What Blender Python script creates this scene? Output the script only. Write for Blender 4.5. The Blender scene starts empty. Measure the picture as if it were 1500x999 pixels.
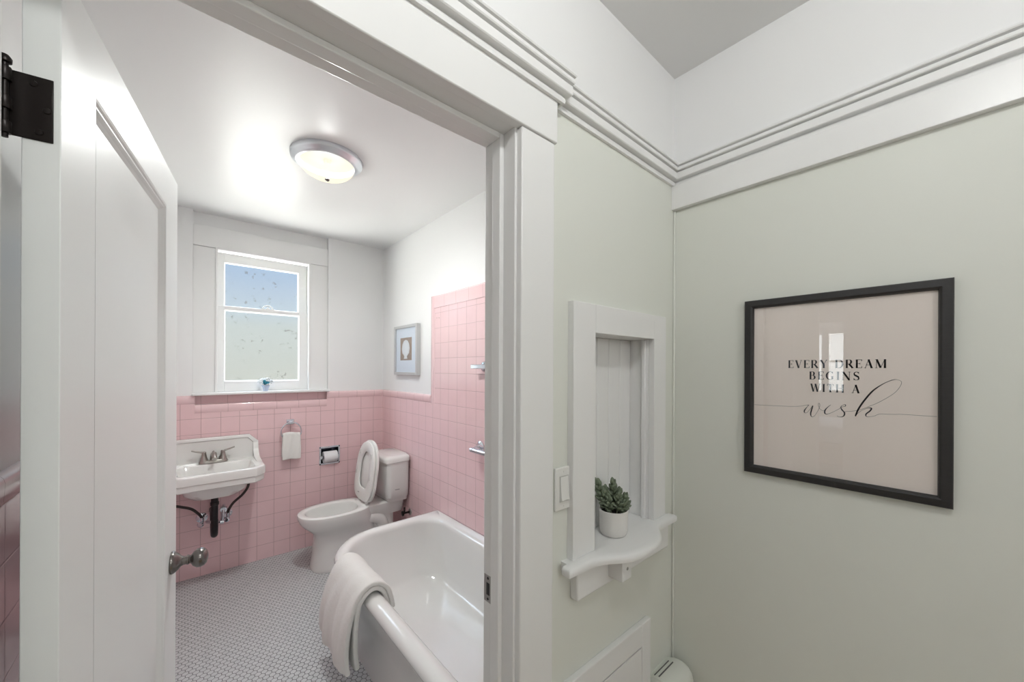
import bpy, bmesh, math, random
from mathutils import Vector, Matrix
R = random.Random(7)
PI = math.pi
COL = bpy.context.scene.collection
sc = bpy.context.scene

# ------------------------------------------------------------------ helpers
def lin(r, g, b):
    def f(c):
        c /= 255.
        return c/12.92 if c <= .04045 else ((c+.055)/1.055)**2.4
    return (f(r), f(g), f(b), 1)

def box(bm, x0, x1, y0, y1, z0, z1):
    v = [bm.verts.new((x, y, z)) for x in (x0, x1) for y in (y0, y1) for z in (z0, z1)]
    for f in ((0,1,3,2), (4,6,7,5), (0,4,5,1), (2,3,7,6), (0,2,6,4), (1,5,7,3)):
        bm.faces.new([v[i] for i in f])
    return v

def loft(bm, rings, cap0=True, cap1=True, closed=True):
    vr = [[bm.verts.new(p) for p in r] for r in rings]
    n = len(vr[0])
    for a, b in zip(vr, vr[1:]):
        for i in range(n if closed else n-1):
            j = (i+1) % n
            bm.faces.new((a[i], a[j], b[j], b[i]))
    if cap0: bm.faces.new(vr[0][::-1])
    if cap1: bm.faces.new(vr[-1])
    return vr

def frame_of(d):
    d = Vector(d).normalized()
    u = d.cross(Vector((0, 0, 1)))
    if u.length < 1e-3: u = Vector((1, 0, 0))
    u.normalize()
    return u, d.cross(u).normalized(), d

def tube(bm, pts, rad, n=12, caps=True):
    pts = [Vector(p) for p in pts]
    m = len(pts)
    rs = rad if isinstance(rad, (list, tuple)) else [rad]*m
    rings = []
    pu = None
    for i, p in enumerate(pts):
        d = (pts[min(i+1, m-1)] - pts[max(i-1, 0)])
        u, v, d = frame_of(d)
        if pu is not None:
            u = (pu - d*pu.dot(d)).normalized(); v = d.cross(u)
        pu = u
        rings.append([p + (u*math.cos(2*PI*k/n) + v*math.sin(2*PI*k/n))*rs[i] for k in range(n)])
    loft(bm, rings, caps, caps)

def lathe(bm, prof, c, axis=(0, 0, 1), n=32, caps=(True, True)):
    u, v, d = frame_of(axis)
    c = Vector(c)
    rings = [[c + d*h + (u*math.cos(2*PI*k/n) + v*math.sin(2*PI*k/n))*max(r, 1e-5) for k in range(n)] for r, h in prof]
    loft(bm, rings, *caps)

def prism(bm, pts, a, b, axis):
    """pts: 2-D polygon; axis 'x','y','z' is the extrusion axis from a to b"""
    def P(p, t):
        return {'x': (t, p[0], p[1]), 'y': (p[0], t, p[1]), 'z': (p[0], p[1], t)}[axis]
    loft(bm, [[P(p, a) for p in pts], [P(p, b) for p in pts]])

def smoothpath(pts, k=8):
    """Catmull-Rom through points of any dimension"""
    out = []
    n = len(pts)
    for i in range(n-1):
        p0, p1, p2, p3 = pts[max(i-1, 0)], pts[i], pts[i+1], pts[min(i+2, n-1)]
        for j in range(k):
            t = j/k
            out.append(tuple(.5*(2*b + (c-a)*t + (2*a-5*b+4*c-d)*t*t + (3*b-a-3*c+d)*t**3) for a, b, c, d in zip(p0, p1, p2, p3)))
    out.append(tuple(pts[-1]))
    return out

def finish(me, smooth):
    if smooth:
        for p in me.polygons: p.use_smooth = True
        me.set_sharp_from_angle(angle=math.radians(smooth if smooth is not True else 40))

def obj(name, bm, m, parent=None, smooth=False, bevel=0, seg=2, label=None):
    bmesh.ops.recalc_face_normals(bm, faces=bm.faces)
    me = bpy.data.meshes.new(name)
    bm.to_mesh(me); bm.free()
    for k in (m if isinstance(m, (list, tuple)) else [m]): me.materials.append(k)
    o = bpy.data.objects.new(name, me)
    COL.objects.link(o)
    if bevel:
        b = o.modifiers.new('b', 'BEVEL'); b.width = bevel; b.segments = seg
        b.limit_method = 'ANGLE'; b.angle_limit = math.radians(35)
        if not smooth: smooth = 60 if seg > 1 else False
    finish(me, smooth)
    if parent is not None:
        o.parent = parent
        o.matrix_parent_inverse = world_of(parent).inverted()
    if label: o['label'] = label
    return o

def world_of(o):
    return Matrix.Translation(o.location) if o.parent is None else Matrix.Identity(4)

def thing(name, label, cat, loc=(0, 0, 0), group=None):
    o = bpy.data.objects.new(name, None); COL.objects.link(o)
    o.empty_display_size = .05
    o.location = loc; o['label'] = label; o['category'] = cat
    if group: o['group'] = group
    return o

def tag(o, label, cat, group=None):
    o['label'] = label; o['category'] = cat
    if group: o['group'] = group
    return o

def struct(name, bm, m, **k):
    o = obj(name, bm, m, **k); o['kind'] = 'structure'; return o

def sroot(name, loc=(0, 0, 0)):
    o = bpy.data.objects.new(name, None); COL.objects.link(o); o.location = loc; o['kind'] = 'structure'
    o.empty_display_size = .05
    return o

def cut(o, *boxes):
    """carve box-shaped openings out of a mesh object"""
    for b in boxes:
        bm = bmesh.new(); box(bm, *b)
        bmesh.ops.recalc_face_normals(bm, faces=bm.faces)
        me = bpy.data.meshes.new('c'); bm.to_mesh(me); bm.free()
        c = bpy.data.objects.new('c', me); COL.objects.link(c)
        md = o.modifiers.new('cut', 'BOOLEAN'); md.operation = 'DIFFERENCE'; md.object = c; md.solver = 'EXACT'
        dg = bpy.context.evaluated_depsgraph_get(); dg.update()
        new = bpy.data.meshes.new_from_object(o.evaluated_get(dg))
        o.modifiers.remove(md)
        old = o.data; o.data = new; bpy.data.meshes.remove(old)
        bpy.data.objects.remove(c); bpy.data.meshes.remove(me)

B = bmesh.new

# ------------------------------------------------------------------ materials
class NT:
    def __init__(s, name):
        s.m = bpy.data.materials.new(name); s.m.use_nodes = True
        s.t = s.m.node_tree; s.n = s.t.nodes; s.l = s.t.links
        s.p = s.n['Principled BSDF']
        s.out = s.n['Material Output']
    def node(s, t, **k):
        o = s.n.new(t)
        for a, b in k.items(): setattr(o, a, b)
        return o
    def math(s, op, a, b=None, c=None, clamp=False):
        o = s.n.new('ShaderNodeMath'); o.operation = op; o.use_clamp = clamp
        for i, x in enumerate((a, b, c)):
            if x is None: continue
            if isinstance(x, (int, float)): o.inputs[i].default_value = x
            else: s.l.new(x, o.inputs[i])
        return o.outputs[0]
    def mixc(s, f, a, b):
        o = s.n.new('ShaderNodeMix'); o.data_type = 'RGBA'
        for i, x in ((0, f), (6, a), (7, b)):
            if hasattr(x, 'is_linked'): s.l.new(x, o.inputs[i])
            else: o.inputs[i].default_value = x
        return o.outputs[2]
    def pos(s):
        g = s.n.new('ShaderNodeNewGeometry'); x = s.n.new('ShaderNodeSeparateXYZ')
        s.l.new(g.outputs['Position'], x.inputs[0])
        return g.outputs['Position'], x.outputs
    def noise(s, scale, detail=2, rough=.5, vec=None, stretch=None):
        o = s.n.new('ShaderNodeTexNoise'); o.inputs['Scale'].default_value = scale
        o.inputs['Detail'].default_value = detail; o.inputs['Roughness'].default_value = rough
        if vec is None: vec = s.pos()[0]
        if stretch:
            mp = s.n.new('ShaderNodeMapping'); mp.inputs['Scale'].default_value = stretch
            s.l.new(vec, mp.inputs[0]); vec = mp.outputs[0]
        s.l.new(vec, o.inputs['Vector'])
        return o.outputs['Fac']
    def bump(s, h, strength=.3, dist=.001):
        o = s.n.new('ShaderNodeBump'); o.inputs['Strength'].default_value = strength; o.inputs['Distance'].default_value = dist
        s.l.new(h, o.inputs['Height']); s.l.new(o.outputs[0], s.p.inputs['Normal'])
        return o
    def set(s, col=None, rough=None, metal=None, spec=None, coat=None):
        i = s.p.inputs
        if col is not None:
            if hasattr(col, 'is_linked'): s.l.new(col, i['Base Color'])
            else: i['Base Color'].default_value = col
        if rough is not None: i['Roughness'].default_value = rough
        if metal is not None: i['Metallic'].default_value = metal
        if spec is not None: i['Specular IOR Level'].default_value = spec
        if coat is not None: i['Coat Weight'].default_value = coat; i['Coat Roughness'].default_value = .05
        return s

def paint(name, col, rough, bscale=60, bstr=.12, dist=.001, vary=.02, stretch=None, spec=.5):
    s = NT(name)
    n = s.noise(bscale, 3, .6, stretch=stretch)
    v = s.noise(1.7, 2)
    d = tuple(c*(1-2*vary) for c in col[:3]) + (1,)
    s.set(s.mixc(v, d, col), rough, spec=spec)
    s.bump(n, bstr, dist)
    return s.m

def plain(name, col, rough, metal=0, spec=.5, coat=0, bscale=None, bstr=.2, dist=.0005):
    s = NT(name); s.set(col, rough, metal, spec, coat)
    if bscale: s.bump(s.noise(bscale, 3, .6), bstr, dist)
    return s.m

M = {}
M['white'] = paint('white_trim_paint', (.86, .86, .85, 1), .32, 35, .10, stretch=(1, 1, .15))
M['wallwhite'] = paint('white_wall_paint', (.86, .86, .855, 1), .5, 90, .10)
M['ceil'] = paint('white_gloss_ceiling', (.87, .87, .865, 1), .36, 14, .10, .002)
M['hallceil'] = paint('white_flat_ceiling', (.82, .82, .815, 1), .6, 60, .1)
M['door'] = paint('white_gloss_door_paint', (.86, .89, .875, 1), .36, 70, .16, .0008, stretch=(1, 1, .08))
M['leftgloss'] = paint('white_gloss_bath_paint', (.78, .78, .77, 1), .3, 25, .25, .002)
M['green'] = paint('sage_wall_paint', lin(228, 230, 222), .55, 110, .15, .0006)
M['porc'] = plain('white_porcelain', (.80, .80, .775, 1), .10, coat=.5)
M['tubmat'] = plain('white_enamel', (.80, .80, .78, 1), .12, coat=.4)
M['plastic'] = plain('white_plastic', (.80, .80, .77, 1), .3)
M['chrome'] = plain('chrome', (.72, .76, .82, 1), .12, 1)
M['nickel'] = plain('brushed_nickel', (.42, .40, .37, 1), .28, 1)
M['pewter'] = plain('antique_pewter', (.20, .185, .175, 1), .24, 1)
M['bronze'] = plain('dark_bronze_hinge', (.018, .014, .013, 1), .33, .6, bscale=300)
M['steel'] = plain('worn_steel', (.38, .37, .35, 1), .35, 1, bscale=400)
M['blackplastic'] = plain('black_plastic_pipe', (.006, .006, .007, 1), .35)
M['hose'] = plain('braided_brown_hose', (.06, .045, .042, 1), .45, .3, bscale=900)
M['dark'] = plain('recess_shade', (.02, .02, .02, 1), .6)  # near-black colour stands for shade inside holes and seams
M['ink'] = plain('dark_navy_ink', (.006, .014, .03, 1), .6)
M['paper'] = plain('off_white_print_paper', (.88, .80, .745, 1), .7)
M['mat'] = plain('white_mat_board', (.70, .78, .88, 1), .7)
M['soil'] = plain('dark_soil', (.012, .010, .008, 1), .95, bscale=300, bstr=1, dist=.003)
M['tp'] = plain('toilet_tissue', (.82, .82, .84, 1), .9, bscale=300)
M['pot'] = plain('white_ceramic_pot', (.78, .76, .73, 1), .35)
M['silver'] = plain('silver_frame', (.60, .60, .60, 1), .35, .6)
M['shellbrown'] = plain('taupe_print', lin(150, 128, 112), .7, bscale=200)
M['shell'] = plain('pearl_shell', (.72, .76, .80, 1), .4)
M['teal'] = plain('teal_crystal', lin(45, 140, 160), .12, coat=.5)
M['paleblue'] = plain('pale_blue_china', lin(200, 214, 236), .2)
M['petal'] = plain('white_petals', (.8, .83, .84, 1), .5)
M['seam'] = plain('grey_label_ink', (.12, .12, .12, 1), .5)
M['sheet'] = plain('white_bed_linen', (.75, .76, .8, 1), .9)

def towel_mat():
    s = NT('white_terry_cloth'); s.set((.82, .81, .775, 1), .95)
    s.p.inputs['Sheen Weight'].default_value = .2
    a = s.noise(420, 2, .7); b = s.noise(90, 2)
    s.bump(s.math('ADD', a, b), .55, .003)
    return s.m
M['terry'] = towel_mat()

def succ_mat():
    s = NT('succulent_leaf')
    n = s.noise(70, 2)
    s.set(s.mixc(n, lin(78, 90, 72), lin(134, 146, 122)), .5)
    return s.m
M['leaf'] = succ_mat()
M['stem'] = plain('pale_green_stem', lin(120, 125, 100), .6)

def frame_mat():
    s = NT('black_woodgrain_frame')
    n = s.noise(45, 4, .7, stretch=(1, 1, 14)); k = s.noise(45, 4, .7, stretch=(1, 14, 1))
    s.set(s.mixc(n, (.012, .011, .012, 1), (.030, .028, .028, 1)), .45)
    s.bump(s.math('ADD', n, k), .5, .001)
    return s.m
M['frame'] = frame_mat()

def wood_floor():
    s = NT('oak_floor')
    n = s.noise(12, 4, .6, stretch=(.4, 6, 1))
    s.set(s.mixc(n, lin(176, 152, 126), lin(206, 184, 158)), .35)
    return s.m
M['oak'] = wood_floor()

PITCH = .1095
def tile_mat(name, axis, off, pitch=PITCH):
    """4 1/4 inch glazed wall tile with narrow grout; axis is the wall's running direction"""
    s = NT(name)
    pos, xyz = s.pos()
    def edge(c, o):
        f = s.math('FRACT', s.math('DIVIDE', s.math('ADD', c, -o + 100*pitch), pitch))
        return s.math('MULTIPLY', s.math('MINIMUM', f, s.math('SUBTRACT', 1., f)), pitch)
    d = edge(xyz[2], 0)
    du = edge(xyz[0 if axis == 'x' else 1], off)
    d = s.math('MINIMUM', d, du)
    ramp = s.math('DIVIDE', s.math('SUBTRACT', d, .0006), .0022, clamp=True)
    grout = s.math('DIVIDE', s.math('SUBTRACT', d, .0008), .0006, clamp=True)
    n = s.noise(9, 2)
    tint = s.mixc(n, lin(232, 198, 200), lin(238, 206, 208))
    s.set(s.mixc(grout, lin(178, 145, 145), tint), .16, coat=.25)
    wav = s.math('MULTIPLY', s.noise(13, 1), .35)
    h = s.math('ADD', s.math('SMOOTH_MIN', ramp, 1., .2), wav)
    s.bump(h, .55, .0012)
    rr = s.math('SUBTRACT', .7, s.math('MULTIPLY', grout, .54))
    s.l.new(rr, s.p.inputs['Roughness'])
    return s.m
M['tile_x'] = tile_mat('pink_tile_back', 'x', .096, .110)
M['tile_y'] = tile_mat('pink_tile_side', 'y', .096)
M['tile_y2'] = tile_mat('pink_tile_left', 'y', 1.155)
def cap_mat(name, axis, off, pitch):
    s = NT(name)
    pos, xyz = s.pos()
    f = s.math('FRACT', s.math('DIVIDE', s.math('ADD', xyz[axis], 100*pitch-off), pitch))
    d = s.math('MULTIPLY', s.math('MINIMUM', f, s.math('SUBTRACT', 1., f)), pitch)
    grout = s.math('DIVIDE', s.math('SUBTRACT', d, .0005), .0006, clamp=True)
    s.set(s.mixc(grout, lin(178, 145, 145), lin(236, 204, 206)), .16, coat=.25)
    return s.m
M['cap_x'] = cap_mat('pink_cap_back', 0, .096, .152)
M['cap_y'] = cap_mat('pink_cap_side', 1, 1.123, .152)

def hex_mat():
    s = NT('white_hex_mosaic')
    pos, xyz = s.pos()
    S = .0262
    def wrap(a, b): return s.math('SUBTRACT', s.math('FLOORED_MODULO', a, b), b/2)
    x = s.math('DIVIDE', xyz[0], S); y = s.math('DIVIDE', xyz[1], S)
    r3 = math.sqrt(3)
    ax, ay = wrap(x, 1.), wrap(y, r3)
    bx, by = wrap(s.math('SUBTRACT', x, .5), 1.), wrap(s.math('SUBTRACT', y, r3/2), r3)
    la = s.math('ADD', s.math('MULTIPLY', ax, ax), s.math('MULTIPLY', ay, ay))
    lb = s.math('ADD', s.math('MULTIPLY', bx, bx), s.math('MULTIPLY', by, by))
    def hd(px, py):
        px = s.math('ABSOLUTE', px); py = s.math('ABSOLUTE', py)
        return s.math('MAXIMUM', px, s.math('ADD', s.math('MULTIPLY', px, .5), s.math('MULTIPLY', py, r3/2)))
    h = s.math('MINIMUM', hd(ax, ay), hd(bx, by))
    tile = s.math('DIVIDE', s.math('SUBTRACT', .458, h), .02, clamp=True)
    dome = s.math('DIVIDE', s.math('SUBTRACT', .462, h), .08, clamp=True)
    n = s.noise(26, 2); n2 = s.noise(3, 2)
    white = s.mixc(n, lin(188, 191, 192), lin(214, 216, 216))
    gr = s.mixc(n2, lin(78, 78, 80), lin(118, 117, 117))
    s.set(s.mixc(tile, gr, white), .25)
    s.l.new(s.math('SUBTRACT', .75, s.math('MULTIPLY', tile, .5)), s.p.inputs['Roughness'])
    s.bump(dome, .5, .001)
    return s.m
M['hex'] = hex_mat()

def pane_mat():
    s = NT('obscure_window_glass')
    s.n.remove(s.p)
    tr = s.node('ShaderNodeBsdfTransparent'); gl = s.node('ShaderNodeBsdfGlossy'); df = s.node('ShaderNodeBsdfDiffuse')
    tr.inputs[0].default_value = (.96, .97, .97, 1)
    gl.inputs['Roughness'].default_value = .7
    pos, xyz = s.pos()
    n = s.noise(170, 2, .7)
    sp = s.noise(26, 3, .65)
    spot = s.math('DIVIDE', s.math('SUBTRACT', sp, .635), .06, clamp=True)
    grain = s.math('MULTIPLY_ADD', n, .12, .0)
    df.inputs[0].default_value = (.30, .31, .30, 1)
    a = s.node('ShaderNodeMixShader'); b = s.node('ShaderNodeMixShader')
    s.l.new(s.math('ADD', grain, s.math('MULTIPLY', spot, .3)), a.inputs[0])
    s.l.new(tr.outputs[0], a.inputs[1]); s.l.new(df.outputs[0], a.inputs[2])
    b.inputs[0].default_value = .04
    s.l.new(a.outputs[0], b.inputs[1]); s.l.new(gl.outputs[0], b.inputs[2])
    s.l.new(b.outputs[0], s.out.inputs[0])
    return s.m
M['pane'] = pane_mat()

def clear_glass(name, boost=1.0):
    s = NT(name); s.n.remove(s.p)
    tr = s.node('ShaderNodeBsdfTransparent'); gl = s.node('ShaderNodeBsdfGlossy')
    gl.inputs['Roughness'].default_value = .0
    fr = s.node('ShaderNodeFresnel')
    ge = s.node('ShaderNodeNewGeometry')
    s.l.new(s.math('MULTIPLY_ADD', ge.outputs['Backfacing'], 1/1.55-1.55, 1.55), fr.inputs[0])
    mx = s.node('ShaderNodeMixShader')
    s.l.new(s.math('MULTIPLY', fr.outputs[0], boost, clamp=True), mx.inputs[0])
    s.l.new(tr.outputs[0], mx.inputs[1]); s.l.new(gl.outputs[0], mx.inputs[2])
    s.l.new(mx.outputs[0], s.out.inputs[0])
    return s.m
M['glass'] = clear_glass('picture_glass', .9)

def dome_mat():
    s = NT('frosted_lamp_glass'); s.n.remove(s.p)
    tr = s.node('ShaderNodeBsdfTransparent'); em = s.node('ShaderNodeEmission'); gl = s.node('ShaderNodeBsdfGlossy')
    gl.inputs['Roughness'].default_value = .2
    em.inputs[0].default_value = (1, .93, .72, 1); em.inputs[1].default_value = .52
    a = s.node('ShaderNodeMixShader'); a.inputs[0].default_value = .80
    b = s.node('ShaderNodeMixShader'); b.inputs[0].default_value = .012
    s.l.new(tr.outputs[0], a.inputs[1]); s.l.new(em.outputs[0], a.inputs[2])
    s.l.new(a.outputs[0], b.inputs[1]); s.l.new(gl.outputs[0], b.inputs[2])
    s.l.new(b.outputs[0], s.out.inputs[0])
    return s.m
M['dome'] = dome_mat()

# ------------------------------------------------------------------ room shell
ZB, ZH = 2.555, 2.512          # ceilings: bathroom, hall
XL, XR = -.25, 1.395           # bathroom side walls (tile faces)
YF, YB = .77, 3.43             # bathroom front / back
XH = 1.345                     # hall right wall
YH = .66                       # hall face of the door wall
T = .008                       # tile thickness

bm = B(); box(bm, XL-.1, XR+.1, YF-.12, YB+.2, -.08, 0); struct('floor', bm, M['hex'])
bm = B(); box(bm, -6.1, XH+.1, -1.75, YF-.12, -.08, -.002); box(bm, -6.1, XL-.16, YF-.12, 3.2, -.08, -.002); struct('floor_hall', bm, M['oak'])
bm = B(); box(bm, XL-.1, XR+.1, YF-.001, YB+.2, ZB, ZB+.1); struct('ceiling', bm, M['ceil'])
bm = B(); box(bm, -6.1, XH+.1, -1.75, YH+.001, ZH, ZH+.1); box(bm, -6.1, -.9, YH+.001, 3.2, ZH, ZH+.1); struct('ceiling_hall', bm, M['hallceil'])

# back wall, furred out left, right and below the window
NX0, NX1 = .05, .925
TPH = (.868, 1.008, 3.3, 3.52, .662, .788)
bm = B(); box(bm, XL-.1, XR+.1, YB+T, YB+.20, 0, ZB)
wb = struct('wall_back', bm, M['wallwhite'])
cut(wb, (NX0, NX1, 3.3, 3.482, 1.187, ZB+.1), (.182, .785, 3.3, 3.8, 1.26, 2.318), TPH)
bm = B(); box(bm, XL, XR, YB, YB+T, 0, 1.205)
tb = obj('wainscot_tile', bm, M['tile_x'], wb)
cut(tb, (NX0+.012, NX1-.012, 3.3, 3.6, 1.187, 1.3), TPH)
CAPP = [(YB+T, 1.263), (YB-.001, 1.261), (YB-.005, 1.256), (YB-.007, 1.247), (YB-.005, 1.212), (YB, 1.205), (YB+T, 1.205)]
bm = B(); prism(bm, CAPP, XL, NX0+.012, 'x'); prism(bm, CAPP, NX1-.012, XR, 'x')
obj('tile_cap', bm, M['cap_x'], tb, smooth=50)
# tiled ledge and strip under the sill
bm = B(); box(bm, NX0, NX1, 3.472, 3.4825, 1.187, 1.263)
LP = [(3.48, 1.198), (3.44, 1.198), (3.428, 1.196), (3.424, 1.188), (3.426, 1.146), (3.43, 1.14), (3.44, 1.14), (3.44, 1.187), (3.48, 1.187)]
prism(bm, LP, NX0+.012, NX1-.012, 'x')
obj('tile_ledge', bm, M['cap_x'], tb, smooth=50)

# right wall of the bathroom, tile wainscot and taller tub surround
bm = B(); box(bm, XR+T, XR+.12, YF, YB+.2, 0, ZB); wr = struct('wall_right', bm, M['wallwhite'])
TS = 2.478
bm = B(); box(bm, XR, XR+T, TS, YB, 0, 1.205); box(bm, XR, XR+T, YF, TS, 0, 1.9)
tr_ = obj('wainscot_tile', bm, M['tile_y'], wr)
bm = B()
CR = [(XR+T, 1.263), (XR-.001, 1.261), (XR-.005, 1.256), (XR-.007, 1.247), (XR-.005, 1.212), (XR, 1.205), (XR+T, 1.205)]
prism(bm, CR, TS+.05, YB, 'y')
C2 = [(x, z+.727) for x, z in CR]
C2 = [(x, z if z > 1.95 else 1.9) for x, z in C2]
prism(bm, C2, YF, TS, 'y')
prism(bm, [(XR+T, TS+.052), (XR-.001, TS+.05), (XR-.005, TS+.045), (XR-.004, TS+.006), (XR, TS), (XR+T, TS)], 1.2, 1.99, 'z')
obj('tile_cap', bm, M['cap_y'], tr_, smooth=50)
for y, z in ((2.448, 1.925), (2.418, 1.923), (2.448, 1.826), (2.418, 1.824)):
    bm = B(); lathe(bm, [(.0035, 0), (.0035, .001)], (XR, y, z), (-1, 0, 0), 10); obj('screw_hole', bm, M['shellbrown'], tr_)

# left wall of the bathroom
bm = B(); box(bm, XL-.1, XL-T, YF, YB+.2, 0, ZB); wl = struct('wall_left', bm, M['leftgloss'])
bm = B(); box(bm, XL-T, XL, YF, YB, 0, 1.205); tl_ = obj('wainscot_tile', bm, M['tile_y2'], wl)
bm = B(); prism(bm, [(2*XL+.0 - (x - XR + XL), z) for x, z in CR], YF, YB, 'y'); obj('tile_cap', bm, M['cap_y'], tl_, smooth=50)

# door wall
bm = B(); box(bm, -.9, XR+.1, YH, YF, 0, ZB+.1)
wf = struct('wall_front', bm, [M['green'], M['wallwhite']])
cut(wf, (-.187, .59, .5, .9, -.2, 2.03), (.845, 1.187, .5, .748, .94, 1.575))
bm = B(); bm.from_mesh(wf.data)
bmesh.ops.bisect_plane(bm, geom=bm.verts[:]+bm.edges[:]+bm.faces[:], plane_co=(0, 0, 2.15), plane_no=(0, 0, 1))
for f in bm.faces:
    f.material_index = 1 if (f.calc_center_median().z > 2.15 or f.normal.y > .5) else 0
bm.to_mesh(wf.data); bm.free()

# hall right wall (green to the rail, white above)
bm = B(); box(bm, XH, XH+.1, -1.75, YH, 0, ZH); wh = struct('wall_hall_right', bm, [M['green'], M['wallwhite']])
bm = B(); bm.from_mesh(wh.data)
bmesh.ops.bisect_plane(bm, geom=bm.verts[:]+bm.edges[:]+bm.faces[:], plane_co=(0, 0, 2.15), plane_no=(0, 0, 1))
for f in bm.faces: f.material_index = 1 if f.calc_center_median().z > 2.15 else 0
bm.to_mesh(wh.data); bm.free()
# rest of the hall behind the camera
bm = B(); box(bm, -3.4, XH+.1, -1.85, -1.75, 0, ZH)
struct('wall_hall_rear', bm, M['wallwhite'])
bm = B(); box(bm, -1.0, -.9, YH, 3.2, 0, ZH); struct('wall_hall_side', bm, M['wallwhite'])
bm = B(); box(bm, -3.5, -3.4, -1.85, 3.2, 0, ZH)
whl = struct('wall_hall_left', bm, M['wallwhite']); cut(whl, (-3.6, -3.3, .86, 1.62, -.1, 2.05))
bm = B(); box(bm, -6.1, -.9, 3.2, 3.3, 0, ZH); box(bm, -6.1, -3.5, -.4, -.3, 0, ZH); struct('wall_bedroom_sides', bm, M['wallwhite'])
bm = B(); box(bm, -6.1, -6.0, -.4, 3.2, 0, ZH)
wbd = struct('wall_bedroom', bm, M['wallwhite']); cut(wbd, (-6.2, -5.9, 1.05, 1.42, 1.1, 2.1), (-6.2, -5.9, 1.52, 1.9, 1.1, 2.1))

# ------------------------------------------------------------------ door frame and mouldings
t1 = sroot('trim_1', (.2, YH, 0))
bm = B(); box(bm, .575, .592, YH-.003, YF, 0, 2.03); obj('jamb', bm, M['white'], t1, bevel=.0015)
bm = B(); box(bm, -.19, -.173, YH-.003, YF, 0, 2.03); obj('jamb', bm, M['white'], t1, bevel=.0015)
bm = B(); box(bm, -.173, .575, YH-.003, YF, 2.0155, 2.032); obj('head_jamb', bm, M['white'], t1, bevel=.0015)
bm = B(); box(bm, .563, .5755, .697, .727, 0, 2.0155); box(bm, -.1735, -.161, .697, .727, 0, 2.0155); box(bm, -.161, .563, .697, .727, 2.0035, 2.016)
obj('door_stop', bm, M['white'], t1, bevel=.002)
bm = B(); box(bm, .581, .690, .640, YH, 0, 2.013); obj('side_casing', bm, M['white'], t1, bevel=.003)
bm = B(); box(bm, -.288, -.179, .640, YH, 0, 2.013); obj('side_casing', bm, M['white'], t1, bevel=.003)
bm = B(); box(bm, -.294, .696, .636, YH, 2.0145, 2.120); obj('head_casing', bm, M['white'], t1, bevel=.0025)
RP = [(0, 2.116), (.008, 2.116), (.009, 2.122), (.008, 2.129), (.004, 2.130), (.004, 2.1345), (.020, 2.135), (.022, 2.137), (.022, 2.157),
      (.020, 2.159), (.013, 2.1595), (.013, 2.163), (.025, 2.1635), (.027, 2.166), (.026, 2.1745), (.018, 2.176), (.017, 2.179), (.028, 2.180),
      (.030, 2.183), (.028, 2.188), (0, 2.196)]
def rail_x(bm, x0, x1, y, ret=0):
    # profile swept along X; at x1 it may return to the wall with a mitre
    a = [(x0, y-d, z) for d, z in RP]
    b = [(x1 + (d if ret else 0), y-d, z) for d, z in RP]
    rings = [a, b]
    if ret: rings.append([(x1+d, y+.03, z) for d, z in RP])
    loft(bm, rings)
bm = B(); rail_x(bm, -.31, .705, .636, 1); obj('head_cap', bm, M['white'], t1)
bm = B(); box(bm, .5742, .5752, .736, .767, .880, .947); sp_ = obj('strike_plate', bm, M['steel'], t1, bevel=.0003)
bm = B(); box(bm, .5736, .5744, .745, .757, .898, .928); obj('latch_hole', bm, M['dark'], sp_)
for z in (.888, .939):
    bm = B(); lathe(bm, [(.0035, 0), (.003, .0008)], (.5742, .7515, z), (-1, 0, 0), 12); obj('screw', bm, M['bronze'], sp_)

t2 = sroot('trim_2', (1.0, YH, 2.12))
bm = B(); rail_x(bm, .70, XH, YH); obj('picture_rail', bm, M['white'], t2)
t3 = sroot('trim_3', (XH, -.5, 2.03))
bm = B(); loft(bm, [[(XH-d, -1.75, z) for d, z in RP], [(XH-d, YH-d, z) for d, z in RP]]); obj('picture_rail', bm, M['white'], t3)
bm = B(); box(bm, XH-.02, XH, -1.75, YH, 2.031, 2.117); obj('frieze_board', bm, M['white'], t3, bevel=.002)
bm = B(); box(bm, XH-.008, XH, YH-.008, YH, 0, 2.03); obj('corner_bead', bm, M['green'], t3, bevel=.003)

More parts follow.
